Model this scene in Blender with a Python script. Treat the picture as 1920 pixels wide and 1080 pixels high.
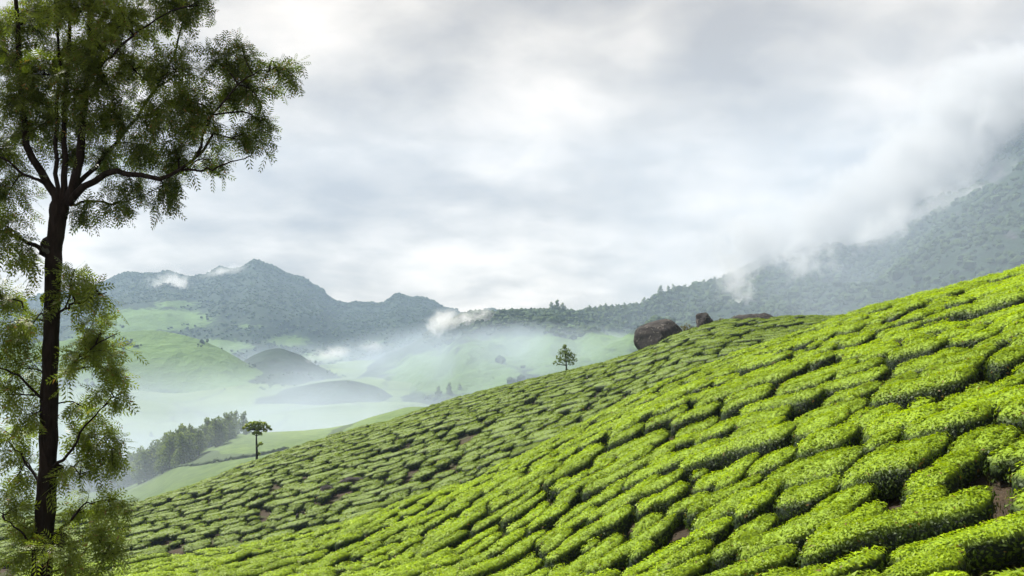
import bpy, bmesh, math, random
import numpy as np
from mathutils import Vector

for _o in list(bpy.data.objects):
    bpy.data.objects.remove(_o, do_unlink=True)
SC = bpy.context.scene
COL = SC.collection
RNG = np.random.default_rng(11)
random.seed(11)

# ------------------------------------------------------------------ camera
cam_data = bpy.data.cameras.new('camera')
cam_data.sensor_width = 36.0
cam_data.lens = 1732.0/1920.0*36.0
cam_data.shift_y = 60.0/1920.0          # the horizon lies on row 600 of 1080
cam_data.clip_start = 0.1
cam_data.clip_end = 20000.0
cam = bpy.data.objects.new('camera', cam_data)
cam.location = (0, 0, 0)
cam.rotation_euler = (math.radians(90), 0, 0)
COL.objects.link(cam)
SC.camera = cam

# ------------------------------------------------------------------ sky and sun
SUN_DIR = Vector((-0.55, 0.42, 0.82)).normalized()      # towards the sun, behind thin cloud ahead and to the left
world = bpy.data.worlds.new('World'); SC.world = world; world.use_nodes = True
def build_sky():
    nt = world.node_tree; nt.nodes.clear(); N = nt.nodes.new; L = nt.links.new
    out = N('ShaderNodeOutputWorld')
    sky = N('ShaderNodeTexSky'); sky.sky_type = 'NISHITA'; sky.sun_disc = False
    sky.sun_elevation = math.asin(SUN_DIR.z); sky.sun_rotation = math.atan2(SUN_DIR.x, SUN_DIR.y); sky.altitude = 1500
    b1 = N('ShaderNodeBackground'); b1.inputs['Strength'].default_value = 0.05; L(sky.outputs[0], b1.inputs[0])
    tc = N('ShaderNodeTexCoord')
    sep = N('ShaderNodeSeparateXYZ'); L(tc.outputs['Generated'], sep.inputs[0])
    def m(op, a, b=None, c=None):
        n = N('ShaderNodeMath'); n.operation = op
        for k, v in enumerate((a, b, c)):
            if v is None: continue
            if hasattr(v, 'links') or isinstance(v, bpy.types.NodeSocket): L(v, n.inputs[k])
            else: n.inputs[k].default_value = v
        return n.outputs[0]
    up = m('ADD', m('MAXIMUM', sep.outputs[2], 0.0), 0.30)
    comb = N('ShaderNodeCombineXYZ'); L(m('DIVIDE', sep.outputs[0], up), comb.inputs[0]); L(m('DIVIDE', sep.outputs[1], up), comb.inputs[1])
    def noise(scale, detail, rough, dist, off):
        mp = N('ShaderNodeMapping'); mp.inputs['Location'].default_value = off; L(comb.outputs[0], mp.inputs[0])
        n = N('ShaderNodeTexNoise'); n.inputs['Scale'].default_value = scale; n.inputs['Detail'].default_value = detail
        n.inputs['Roughness'].default_value = rough; n.inputs['Distortion'].default_value = dist; L(mp.outputs[0], n.inputs['Vector']); return n.outputs[0]
    big = noise(1.0, 2.0, 0.5, 0.3, (3.1, 0.4, 0))
    mid = noise(2.4, 6.0, 0.5, 0.2, (7.7, 2.1, 0))
    fine = noise(6.0, 6.0, 0.55, 0.4, (1.7, 5.1, 0))
    v = m('ADD', m('ADD', m('MULTIPLY', m('SUBTRACT', big, 0.5), 0.6), m('MULTIPLY', m('SUBTRACT', mid, 0.5), 1.4)), m('ADD', m('MULTIPLY', m('SUBTRACT', fine, 0.5), 0.45), 0.52))
    def patch(px, row, width, gain):                     # broad thicker or thinner parts of the cloud deck
        d = Vector(((px-960.0)/1732.0, 1.0, -(row-600.0)/1732.0)).normalized()
        n = N('ShaderNodeVectorMath'); n.operation = 'DOT_PRODUCT'; n.inputs[1].default_value = d; L(tc.outputs['Generated'], n.inputs[0])
        k = 1.0/(1.0 - math.cos(math.radians(width)))
        return m('MULTIPLY', m('EXPONENT', m('MULTIPLY', m('SUBTRACT', n.outputs['Value'], 1.0), k)), gain)
    for p in SKY_PATCHES: v = m('ADD', v, patch(*p))
    ramp = N('ShaderNodeValToRGB'); L(v, ramp.inputs[0])
    el = ramp.color_ramp.elements
    el[0].position = 0.25; el[0].color = (0.49, 0.43, 0.375, 1)
    el[1].position = 0.80; el[1].color = (1.30, 1.14, 0.965, 1)
    e = el.new(0.48); e.color = (0.765, 0.675, 0.57, 1)
    e = el.new(0.64); e.color = (1.04, 0.92, 0.78, 1)
    b2 = N('ShaderNodeBackground'); b2.inputs['Strength'].default_value = 0.345; L(ramp.outputs[0], b2.inputs[0])
    mix = N('ShaderNodeMixShader'); mix.inputs[0].default_value = 0.94; L(b1.outputs[0], mix.inputs[1]); L(b2.outputs[0], mix.inputs[2]); L(mix.outputs[0], out.inputs['Surface'])
SKY_PATCHES = [(985,215,2.0,0.07), (1055,180,1.8,0.08), (560,70,4,0.16), (1350,90,6,-0.20), (690,250,4,-0.16), (600,400,5,-0.12), (860,560,5,0.16), (1150,420,5,0.05), (1850,40,6,-0.06), (1480,330,7,0.05), (1700,200,6,0.03), (950,60,4,-0.12), (420,480,5,0.06)]
build_sky()
sun_data = bpy.data.lights.new('sun', 'SUN'); sun_data.energy = 5.0; sun_data.angle = math.radians(5); sun_data.color = (1.0, 0.95, 0.86)
sun = bpy.data.objects.new('sun', sun_data); COL.objects.link(sun)
sun.rotation_euler = SUN_DIR.to_track_quat('Z', 'Y').to_euler()
vs = SC.view_settings
vs.view_transform = 'Standard'; vs.look = 'None'; vs.exposure = 1.5; vs.gamma = 1.0; vs.use_curve_mapping = False
cy = SC.cycles
cy.max_bounces = 6; cy.diffuse_bounces = 2; cy.glossy_bounces = 1; cy.transmission_bounces = 3; cy.transparent_max_bounces = 8; cy.volume_bounces = 2
cy.use_denoising = True
cy.caustics_reflective = False; cy.caustics_refractive = False
# ------------------------------------------------------------------ numeric helpers
F_PX, CX, HY = 1732.0, 960.0, 600.0      # focal length in pixels of the 1920 px photograph, centre column, horizon row

def pchip(xs, ys, xq):
    """Monotone cubic through (xs, ys); xs ascending."""
    xs = np.asarray(xs, float); ys = np.asarray(ys, float); xq = np.asarray(xq, float)
    h = np.diff(xs); d = np.diff(ys) / h
    m = np.zeros_like(ys)
    m[0], m[-1] = d[0], d[-1]
    for i in range(1, len(xs) - 1):
        if d[i-1] * d[i] > 0:
            w1 = 2*h[i] + h[i-1]; w2 = h[i] + 2*h[i-1]
            m[i] = (w1 + w2) / (w1/d[i-1] + w2/d[i])
    q = np.clip(xq, xs[0], xs[-1])
    i = np.clip(np.searchsorted(xs, q) - 1, 0, len(xs) - 2)
    t = (q - xs[i]) / h[i]
    return ((1+2*t)*(1-t)**2*ys[i] + t*(1-t)**2*h[i]*m[i] + t*t*(3-2*t)*ys[i+1] + t*t*(t-1)*h[i]*m[i+1])

def hash3(i, j, k, seed=0):
    n = (i.astype(np.int64)*374761393 + j.astype(np.int64)*668265263 + k.astype(np.int64)*2147483647 + seed*974634777) & 0x7fffffff
    n = ((n ^ (n >> 13)) * 1274126177) & 0x7fffffff
    n = ((n ^ (n >> 16)) * 668265263) & 0x7fffffff
    return ((n ^ (n >> 15)) & 0xffff) / 65535.0

def vnoise(x, y, z=None, seed=0):
    """Value noise in -1..1."""
    x = np.asarray(x, float); y = np.asarray(y, float)
    z = np.zeros_like(x) if z is None else np.asarray(z, float)
    i, j, k = np.floor(x), np.floor(y), np.floor(z)
    fx, fy, fz = x-i, y-j, z-k
    fx, fy, fz = (t*t*t*(t*(t*6-15)+10) for t in (fx, fy, fz))
    r = 0
    for a in (0, 1):
        for b in (0, 1):
            for c in (0, 1):
                w = (fx if a else 1-fx)*(fy if b else 1-fy)*(fz if c else 1-fz)
                r = r + w*hash3(i+a, j+b, k+c, seed)
    return r*2 - 1

def fbm(x, y, z=None, octaves=4, seed=0, gain=0.5):
    r, a, f = 0, 1.0, 1.0
    for o in range(octaves):
        r = r + a*vnoise(x*f, y*f, None if z is None else z*f, seed + o)
        a *= gain; f *= 2.03
    return r

# ------------------------------------------------------------------ the lie of the land
BUSH_H = 0.84
_cols = np.arange(-1100, 3001, 10.0)
def _c(pairs):
    p = np.array(pairs, float)
    return pchip(p[:, 0], p[:, 1], _cols)
_Yb = _c([(-1100,52),(-600,50),(0,47),(240,45),(500,40),(820,33),(960,29),(1100,25),(1300,20),(1500,16.5),(1700,14),(1920,12.5),(2500,11),(3000,10)])
_Y1 = _c([(-1100,58),(0,58),(240,60),(640,60),(853,60),(1007,60),(1173,61),(1297,63),(1438,65),(1563,66),(1707,62),(1847,55),(1920,52),(2500,45),(3000,40)])
_r1 = _c([(-1100,1200),(-600,1150),(0,1082),(240,1052),(400,1033),(500,1015),(640,982),(773,940),(853,912),(940,870),(1007,837),(1107,787),(1173,754),(1241,720),
          (1297,696),(1382,664),(1440,644),(1507,618),(1563,596),(1630,577),(1707,557),(1780,541),(1847,525),(1920,503),(2100,450),(2500,380),(3000,340)])
_Y2 = _c([(-1100,120),(0,125),(250,130),(480,145),(822,160),(1058,160),(1185,148),(1290,142),(1370,146),(1490,145),(1563,138),(1700,125),(2500,105),(3000,100)])
_r2 = _c([(-1100,1060),(-600,1010),(0,975),(240,945),(289,931),(355,911),(480,864),(555,838),(644,811),(724,789),(822,758),(900,735),(960,720),(1058,696),(1134,678),(1185,664),
          (1240,640),(1289,621),(1340,607),(1368,600),(1452,595),(1489,593),(1563,592),(1640,598),(1707,580),(1847,552),(1920,530),(2500,410),(3000,370)])
_r6 = _c([(-1100,1000),(0,932),(200,915),(290,880),(350,850),(449,813),(582,806),(644,798),(711,778),(778,763),(822,764),(900,752),(1000,738),(1200,700),(1500,640),(2000,600),(3000,560)])
_logY = np.linspace(math.log(1.5), math.log(9000.0), 900)
_tab = np.zeros((len(_cols), len(_logY)))
for _i in range(len(_cols)):
    r1, r2, r6 = _r1[_i], _r2[_i], _r6[_i]
    zf = 75.0
    fl = HY + zf*F_PX/500
    r7 = (r6 + fl)/2 if r6 > 870 else max(r6 + 15, fl + 8)
    pts = [(1.5, HY + 1.75*F_PX/1.5), (_Yb[_i], 1080.0), (_Y1[_i], r1), (_Y1[_i]*1.22, r1 + 34), (_Y2[_i], r2), (_Y2[_i]*1.28, r2 + 26), (330.0, r6), (410.0, r7),
           (500.0, fl), (900.0, HY + zf*F_PX/900), (9000.0, HY + zf*F_PX/9000)]
    s = np.array([1/p[0] for p in pts])[::-1]; r = np.array([p[1] for p in pts])[::-1]
    rows = pchip(s, r, np.exp(-_logY))
    Y = np.exp(_logY)
    z = -(rows - HY)/F_PX*Y
    lift = BUSH_H*np.clip((300 - Y)/80, 0, 1)*np.clip((Y - 6)/8, 0, 1)
    _tab[_i] = z - lift

def ground_z(X, Y):
    """Height of the ground at (X, Y); the camera stands at the origin looking along +Y."""
    X = np.asarray(X, float); Y = np.maximum(np.asarray(Y, float), 1.5)
    c = np.clip((CX + F_PX*X/Y - _cols[0])/10.0, 0, len(_cols) - 1.001)
    k = np.clip((np.log(Y) - _logY[0])/(_logY[1] - _logY[0]), 0, len(_logY) - 1.001)
    i = c.astype(int); j = k.astype(int); a = c - i; b = k - j
    z = (_tab[i, j]*(1-a) + _tab[i+1, j]*a)*(1-b) + (_tab[i, j+1]*(1-a) + _tab[i+1, j+1]*a)*b
    return z + 0.16*fbm(X/7.0, Y/7.0, octaves=2, seed=5)*np.clip((Y-10)/20, 0, 1) + 6.5*(fbm(X/120.0 + 3, Y/150.0, octaves=3, seed=15) + 0.2)*np.clip((Y-520)/180, 0, 1)

def px_of(X, Y, Z):
    return CX + F_PX*X/Y, HY - F_PX*Z/Y

def at(px, row, Y):
    """World point at depth Y that the photograph shows at column px, row row."""
    return (px - CX)/F_PX*Y, Y, -(row - HY)/F_PX*Y

def on_ground(px, row, ymin=8.0, ymax=400.0):
    """First ground point the photograph shows at (px, row)."""
    Y = np.exp(np.linspace(math.log(ymin), math.log(ymax), 4000)); X = (px - CX)/F_PX*Y
    hit = np.nonzero(ground_z(X, Y) >= -(row - HY)/F_PX*Y)[0]
    k = hit[0] if len(hit) else len(Y) - 1
    return X[k], Y[k], float(ground_z(X[k], Y[k]))
# ------------------------------------------------------------------ mesh and material helpers
def make_mesh(name, V, faces, mats, mat_index=None, smooth=None, attr=None):
    """faces: list of int arrays (n, 3) or (n, 4); mat_index / smooth: one value for each array; attr: {name: per-vertex floats}."""
    me = bpy.data.meshes.new(name)
    V = np.asarray(V, np.float32)
    faces = [np.asarray(f, np.int32) for f in faces]
    keep = [i for i, f in enumerate(faces) if len(f)]
    lo = np.concatenate([faces[i].ravel() for i in keep])
    tot = np.concatenate([np.full(len(faces[i]), faces[i].shape[1], np.int32) for i in keep])
    st = np.concatenate([[0], np.cumsum(tot)[:-1]]).astype(np.int32)
    me.vertices.add(len(V)); me.vertices.foreach_set('co', V.ravel())
    me.loops.add(len(lo)); me.loops.foreach_set('vertex_index', lo)
    me.polygons.add(len(tot)); me.polygons.foreach_set('loop_start', st); me.polygons.foreach_set('loop_total', tot)
    if mat_index is not None:
        me.polygons.foreach_set('material_index', np.concatenate([np.full(len(faces[i]), mat_index[i], np.int32) for i in keep]))
    sm = np.concatenate([np.full(len(faces[i]), bool(smooth[i]) if smooth is not None else True) for i in keep])
    me.polygons.foreach_set('use_smooth', sm)
    for k, a in (attr or {}).items():
        at_ = me.attributes.new(k, 'FLOAT', 'POINT'); at_.data.foreach_set('value', np.asarray(a, np.float32))
    for m in (mats if isinstance(mats, (list, tuple)) else [mats]): me.materials.append(m)
    me.update(calc_edges=True)
    return me

def link(name, me, parent=None, loc=None):
    o = bpy.data.objects.new(name, me); COL.objects.link(o)
    if loc is not None: o.location = loc
    if parent is not None: o.parent = parent
    return o

def tag(o, label=None, category=None, group=None, kind=None):
    if label: o['label'] = label
    if category: o['category'] = category
    if group: o['group'] = group
    if kind: o['kind'] = kind
    return o

def grid_faces(n, m, wrap=False):
    i, j = np.meshgrid(np.arange(n-1), np.arange(m if wrap else m-1), indexing='ij')
    a = (i*m + j).ravel(); b = (i*m + (j+1) % m).ravel()
    return np.stack([a, b, b + m, a + m], 1)

class Soup:
    """Collects vertices and faces for one mesh."""
    def __init__(s): s.V, s.Q, s.T, s.n = [], [], [], 0
    def add(s, V, Q=None, T=None):
        if Q is not None: s.Q.append(np.asarray(Q) + s.n)
        if T is not None: s.T.append(np.asarray(T) + s.n)
        s.V.append(np.asarray(V, float)); s.n += len(V)
    def tube(s, pts, rad, sides=7):
        P = np.asarray(pts, float); R = np.asarray(rad, float); n = len(P)
        T = np.gradient(P, axis=0); T /= np.linalg.norm(T, axis=1)[:, None] + 1e-9
        ref = np.array([0.31, 0.95, 0.05]); 
        A = np.cross(T, ref); A /= np.linalg.norm(A, axis=1)[:, None] + 1e-9; B = np.cross(T, A)
        th = np.linspace(0, 2*math.pi, sides, endpoint=False)
        V = P[:, None] + R[:, None, None]*(np.cos(th)[None, :, None]*A[:, None] + np.sin(th)[None, :, None]*B[:, None])
        s.add(V.reshape(-1, 3), grid_faces(n, sides, True))
    def mesh(s, name, mats, smooth=True, attr=None):
        V = np.concatenate(s.V)
        Q = np.concatenate(s.Q) if s.Q else np.zeros((0, 4), int); T = np.concatenate(s.T) if s.T else np.zeros((0, 3), int)
        return make_mesh(name, V, [Q, T], mats, [0, 0], [smooth, smooth], attr)

def bez(pts, n):
    """Smooth curve through points (Catmull-Rom)."""
    P = np.asarray(pts, float)
    t = np.linspace(0, len(P)-1, n)
    return np.stack([pchip(np.arange(len(P)), P[:, k], t) for k in range(P.shape[1])], 1)

def unit(v): return v/(np.linalg.norm(v, axis=-1, keepdims=True) + 1e-9)

class Mat:
    def __init__(s, name):
        s.m = bpy.data.materials.new(name); s.m.use_nodes = True; s.nt = s.m.node_tree; s.nt.nodes.clear()
        s.out = s.nt.nodes.new('ShaderNodeOutputMaterial')
    def n(s, t, **kw):
        nd = s.nt.nodes.new(t)
        for k, v in kw.items(): setattr(nd, k, v)
        return nd
    def l(s, a, b): s.nt.links.new(a, b)
    def put(s, nd, key, v):
        if isinstance(v, bpy.types.NodeSocket): s.l(v, nd.inputs[key])
        else: nd.inputs[key].default_value = v
    def math(s, op, a, b=None, clamp=False):
        nd = s.n('ShaderNodeMath', operation=op); nd.use_clamp = clamp; s.put(nd, 0, a)
        if b is not None: s.put(nd, 1, b)
        return nd.outputs[0]
    def noise(s, scale, detail=3, rough=0.5, dist=0.0, vec=None):
        nd = s.n('ShaderNodeTexNoise'); nd.inputs['Scale'].default_value = scale; nd.inputs['Detail'].default_value = detail
        nd.inputs['Roughness'].default_value = rough; nd.inputs['Distortion'].default_value = dist
        s.l(vec if vec is not None else s.pos(), nd.inputs['Vector']); return nd.outputs[0]
    def pos(s):
        if not hasattr(s, '_p'): s._p = s.n('ShaderNodeNewGeometry')
        return s._p.outputs['Position']
    def island(s):
        s.pos(); return s._p.outputs['Random Per Island']
    def attr(s, name):
        return s.n('ShaderNodeAttribute', attribute_name=name).outputs['Fac']
    def ramp(s, v, stops):
        nd = s.n('ShaderNodeValToRGB'); s.l(v, nd.inputs[0]); el = nd.color_ramp.elements
        el[0].position = stops[0][0]; el[0].color = (*stops[0][1], 1); el[1].position = stops[-1][0]; el[1].color = (*stops[-1][1], 1)
        for p, c in stops[1:-1]: e = el.new(p); e.color = (*c, 1)
        return nd.outputs[0]
    def mix(s, f, a, b, blend='MIX'):
        nd = s.n('ShaderNodeMix', data_type='RGBA', blend_type=blend); s.put(nd, 0, f)
        for k, v in ((6, a), (7, b)): s.put(nd, k, v if isinstance(v, bpy.types.NodeSocket) else (*v, 1))
        return nd.outputs[2]
    def bump(s, h, strength, dist):
        nd = s.n('ShaderNodeBump'); nd.inputs['Strength'].default_value = strength; nd.inputs['Distance'].default_value = dist; s.l(h, nd.inputs['Height']); return nd.outputs[0]
    def surf(s, color, rough=0.8, normal=None, spec=0.3, trans=None, tcol=None):
        p = s.n('ShaderNodeBsdfPrincipled'); s.put(p, 'Base Color', color if isinstance(color, bpy.types.NodeSocket) else (*color, 1)); s.put(p, 'Roughness', rough)
        p.inputs['Specular IOR Level'].default_value = spec
        if normal is not None: s.l(normal, p.inputs['Normal'])
        o = p.outputs[0]
        if trans:
            t = s.n('ShaderNodeBsdfTranslucent'); s.put(t, 'Color', tcol if isinstance(tcol, bpy.types.NodeSocket) else (*tcol, 1))
            mx = s.n('ShaderNodeMixShader'); mx.inputs[0].default_value = trans; s.l(o, mx.inputs[1]); s.l(t.outputs[0], mx.inputs[2]); o = mx.outputs[0]
        s.l(o, s.out.inputs['Surface']); return s.m

def leaf_material(name, old, young_lit, trans=0.4, yellow=(1.25, 1.1, 0.6), rough=0.5, spec=0.35, extra=None):
    """Leaves whose attribute 'young' runs from mature (0) to fresh flush (1), with light and shade partly put into it, each leaf a little different."""
    M = Mat(name)
    r = M.island()
    f = M.math('MULTIPLY', M.attr('young_lit'), M.math('ADD', 0.62, M.math('MULTIPLY', r, 0.7)), clamp=True)
    c = M.mix(f, old, young_lit)
    c = M.mix(M.math('MULTIPLY', M.noise(0.9, 3), 0.30), c, tuple(0.45*a for a in young_lit), 'MIX')
    if extra: c = M.mix(M.math('GREATER_THAN', r, 1 - extra[0]), c, extra[1])
    tc = M.mix(1.0, c, yellow, 'MULTIPLY')
    return M.surf(c, rough, spec=spec, trans=trans, tcol=tc)

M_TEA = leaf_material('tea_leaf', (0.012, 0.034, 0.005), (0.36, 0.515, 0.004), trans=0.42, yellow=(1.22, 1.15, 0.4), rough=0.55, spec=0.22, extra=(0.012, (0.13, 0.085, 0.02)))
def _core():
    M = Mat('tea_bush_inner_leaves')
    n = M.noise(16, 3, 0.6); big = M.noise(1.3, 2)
    top = M.attr('young_lit')
    c = M.mix(M.math('MULTIPLY', top, M.math('ADD', 0.35, M.math('MULTIPLY', n, 0.9)), clamp=True), (0.005, 0.014, 0.003), (0.16, 0.25, 0.005))  # near-black flanks: shade of the gaps is put into this colour
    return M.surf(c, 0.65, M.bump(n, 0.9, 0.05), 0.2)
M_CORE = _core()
def _soil():
    M = Mat('soil_and_litter')
    n = M.noise(3.0, 6, 0.6); g = M.noise(0.7, 4, 0.6); f = M.noise(28, 3)
    c = M.ramp(n, [(0.25, (0.010, 0.007, 0.004)), (0.5, (0.022, 0.015, 0.009)), (0.8, (0.055, 0.037, 0.022))])
    c = M.mix(M.math('MULTIPLY', M.math('GREATER_THAN', g, 0.54), M.math('ADD', 0.2, f), clamp=True), c, (0.030, 0.045, 0.012))
    y = M.n('ShaderNodeSeparateXYZ'); M.l(M.pos(), y.inputs[0])
    far = M.n('ShaderNodeMapRange'); far.inputs['From Min'].default_value = 165; far.inputs['From Max'].default_value = 185; M.l(y.outputs[1], far.inputs[0])
    # the tea fields in the valley: too far off to tell the bushes apart
    w = M.n('ShaderNodeTexVoronoi'); w.inputs['Scale'].default_value = 0.42; M.l(M.pos(), w.inputs['Vector'])
    big = M.noise(0.012, 4, 0.55); fn = M.noise(0.25, 4, 0.6)
    tea = M.ramp(M.math('ADD', M.math('MULTIPLY', big, 0.6), M.math('MULTIPLY', fn, 0.4)), [(0.32, (0.035, 0.06, 0.018)), (0.5, (0.07, 0.11, 0.028)), (0.66, (0.11, 0.155, 0.04))])
    tea = M.mix(M.math('MULTIPLY', M.math('GREATER_THAN', w.outputs['Distance'], 0.62), 0.45), tea, (0.03, 0.06, 0.015))
    fv = M.n('ShaderNodeTexVoronoi', feature='DISTANCE_TO_EDGE'); fv.inputs['Scale'].default_value = 0.011; wp = M.n('ShaderNodeVectorMath', operation='ADD'); sc = M.n('ShaderNodeTexNoise'); sc.inputs['Scale'].default_value = 0.01; M.l(M.pos(), sc.inputs['Vector'])
    sv = M.n('ShaderNodeVectorMath', operation='SCALE'); sv.inputs['Scale'].default_value = 70; M.l(sc.outputs['Color'], sv.inputs[0]); M.l(M.pos(), wp.inputs[0]); M.l(sv.outputs[0], wp.inputs[1]); M.l(wp.outputs[0], fv.inputs['Vector'])
    tea = M.mix(M.math('MULTIPLY', M.math('LESS_THAN', fv.outputs['Distance'], 0.022), 0.75), tea, (0.025, 0.04, 0.018))
    c = M.mix(M.math('MULTIPLY', f, 0.5), c, M.mix(f, (0.01, 0.008, 0.006), (0.09, 0.07, 0.045)), 'MIX')
    c = M.mix(far.outputs[0], c, tea)
    return M.surf(c, 0.95, M.bump(M.math('ADD', n, M.math('MULTIPLY', f, 0.4)), 0.9, 0.08), 0.15)
M_SOIL = _soil()
def _bark(name, a, b, scale):
    M = Mat(name); mp = M.n('ShaderNodeMapping'); mp.inputs['Scale'].default_value = (1, 1, 0.25); M.l(M.pos(), mp.inputs[0])
    n = M.noise(scale, 6, 0.65, 0.4, mp.outputs[0]); l = M.noise(5, 3, 0.5)
    c = M.ramp(n, [(0.3, a), (0.7, b)])
    c = M.mix(M.math('GREATER_THAN', l, 0.70), c, (0.06, 0.066, 0.052))
    return M.surf(c, 0.95, M.bump(n, 1.0, 0.03), 0.1)
M_BARK = _bark('dark_bark', (0.006, 0.005, 0.0045), (0.024, 0.019, 0.017), 14)
M_STEM = _bark('tea_stem_bark', (0.05, 0.04, 0.03), (0.14, 0.11, 0.085), 20)
def _rock():
    M = Mat('weathered_granite')
    n = M.noise(0.9, 7, 0.62, 0.6); f = M.noise(6, 6, 0.65); s = M.noise(1.7, 3, 0.5, 1.2)
    c = M.ramp(n, [(0.3, (0.012, 0.0108, 0.0105)), (0.55, (0.025, 0.022, 0.0205)), (0.75, (0.06, 0.052, 0.048))])
    c = M.mix(M.math('MULTIPLY', M.math('GREATER_THAN', s, 0.62), f, clamp=True), c, (0.17, 0.155, 0.14))
    return M.surf(c, 0.92, M.bump(f, 1.0, 0.2), 0.2)
M_ROCK = _rock()
def _slope(name, forest, tea, rock=None):
    M = Mat(name)
    n = M.noise(0.011, 6, 0.6); f = M.noise(0.06, 5, 0.65); g = M.noise(0.3, 3, 0.6)
    fc = M.ramp(f, [(0.3, tuple(0.6*x for x in forest)), (0.7, tuple(1.5*x for x in forest))])
    tcol = M.ramp(M.math('ADD', M.math('MULTIPLY', n, 0.6), M.math('MULTIPLY', g, 0.4)), [(0.3, tuple(0.65*x for x in tea)), (0.7, tuple(1.35*x for x in tea))])
    k = M.math('ADD', M.attr('tea'), M.math('MULTIPLY', M.math('SUBTRACT', f, 0.5), 0.9))
    mr = M.n('ShaderNodeMapRange'); mr.inputs['From Min'].default_value = 0.42; mr.inputs['From Max'].default_value = 0.58; M.l(k, mr.inputs[0])
    c = M.mix(mr.outputs[0], fc, tcol)
    if rock:
        rr = M.math('ADD', M.attr('rock'), M.math('MULTIPLY', M.math('SUBTRACT', M.noise(0.03, 6, 0.7, 1.0), 0.5), 1.3))
        mr2 = M.n('ShaderNodeMapRange'); mr2.inputs['From Min'].default_value = 0.45; mr2.inputs['From Max'].default_value = 0.6; M.l(rr, mr2.inputs[0])
        c = M.mix(mr2.outputs[0], c, M.ramp(M.noise(0.05, 6, 0.7, 2.0), [(0.35, tuple(0.5*x for x in rock)), (0.65, tuple(1.4*x for x in rock))]))
    return M.surf(c, 0.95, M.bump(f, 1.0, 6.0), 0.1)
M_HILL = _slope('hill_tea_and_forest', (0.010, 0.021, 0.010), (0.062, 0.108, 0.030), (0.034, 0.034, 0.038))
M_FOREST = leaf_material('far_forest_leaves', (0.018, 0.036, 0.014), (0.06, 0.10, 0.025), trans=0.15, rough=0.8, spec=0.1)
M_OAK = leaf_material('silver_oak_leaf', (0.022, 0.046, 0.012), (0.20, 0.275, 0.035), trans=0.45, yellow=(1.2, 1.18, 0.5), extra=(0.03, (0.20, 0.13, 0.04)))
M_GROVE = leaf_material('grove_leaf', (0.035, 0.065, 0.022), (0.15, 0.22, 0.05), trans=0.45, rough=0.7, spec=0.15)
M_SCRUB = leaf_material('dry_scrub_leaf', (0.05, 0.06, 0.02), (0.16, 0.14, 0.05), trans=0.25, rough=0.8, spec=0.1)
# ------------------------------------------------------------------ ground and hills
def build_ground():
    px = np.concatenate([np.arange(-1100, -200, 50), np.arange(-200, 2120, 12), np.arange(2120, 3001, 50)]).astype(float)
    Y = np.concatenate([np.exp(np.linspace(math.log(1.5), math.log(400), 250)), np.exp(np.linspace(math.log(405), math.log(3350), 50))])
    P, YY = np.meshgrid(px, Y, indexing='ij')
    X = (P - CX)/F_PX*YY
    Z = ground_z(X, YY)
    V = np.stack([X, YY, Z], -1).reshape(-1, 3)
    # the strip the photographer stands on, behind the fan
    o = link('ground', make_mesh('ground', V, [grid_faces(len(px), len(Y))[:, ::-1]], M_SOIL))
    tag(o, kind='structure')
build_ground()

HILLS = {}
def build_hill(name, crest, Yc, Yf, zf, Yb, px0, px1, nx, ny, rough, spur, seed, power=1.0, tea=None, rock=None, wob=3.0):
    """A ridge: crest line (column, row) at depth Yc(column), front slope down to depth Yf, back slope down to Yb."""
    c = np.array(crest, float); yc = np.array(Yc, float); yf = np.array(Yf, float)
    px = np.linspace(px0, px1, nx)
    row = pchip(c[:, 0], c[:, 1], px); ycr = pchip(yc[:, 0], yc[:, 1], px); yfr = pchip(yf[:, 0], yf[:, 1], px)
    zc = -(row - HY)/F_PX*ycr
    zc = zc + wob*fbm(px/40.0, px*0 + seed, octaves=3, seed=seed)*np.clip(ycr/1500, 0.3, 2)
    t = np.concatenate([np.linspace(0, 1, ny), 1 + np.linspace(0, 1, ny//3 + 1)[1:]])
    T, PX = np.meshgrid(t, px)
    yc2, yf2, z2 = ycr[:, None], yfr[:, None], zc[:, None]
    YY = np.where(T <= 1, yf2 + (yc2 - yf2)*T, yc2 + (Yb - yc2)*(T - 1))
    g = np.where(T <= 1, np.clip(T, 0, 1)**power, 1 - np.clip(T - 1, 0, 1)**1.6)
    edge = np.clip((PX - px0)/60, 0, 1)*np.clip((px1 - PX)/60, 0, 1); edge = edge*edge*(3 - 2*edge)
    XX = (PX - CX)/F_PX*YY
    w = np.sin(math.pi*np.clip(T, 0, 1))**0.8*(T <= 1)
    n = fbm(XX/spur, YY/(spur*1.6), octaves=5, seed=seed)
    ridge = 1 - np.abs(fbm(XX/(spur*1.3) + 5, YY/(spur*2.4), octaves=3, seed=seed + 9))
    Z = zf + (z2 - zf)*g*edge + rough*w*(0.6*n + 0.6*(ridge - 0.6))*edge
    Z = Z - (1 - edge)*8 - np.where(T <= 0, 6, 0) - np.where(T >= 2, 6, 0)
    rows = HY - F_PX*Z/YY
    ta = np.zeros_like(Z)
    for (a, b, rx, ry, v) in (tea or []): ta = np.maximum(ta, v*np.exp(-((PX - a)/rx)**2 - ((rows - b)/ry)**2))
    ra = np.zeros_like(Z)
    for (a, b, rx, ry, v) in (rock or []): ra = np.maximum(ra, v*np.exp(-((PX - a)/rx)**2 - ((rows - b)/ry)**2))
    V = np.stack([XX, YY, Z], -1).reshape(-1, 3)
    o = link(name, make_mesh(name, V, [grid_faces(nx, len(t))[:, ::-1]], M_HILL, attr={'tea': ta.ravel(), 'rock': ra.ravel()}))
    tag(o, kind='structure')
    HILLS[name] = dict(X=XX, Y=YY, Z=Z, tea=ta, rock=ra, front=(T <= 1.02) & (T > 0.05) & (edge > 0.3), rows=rows, px=PX, T=T)
    return o

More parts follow.
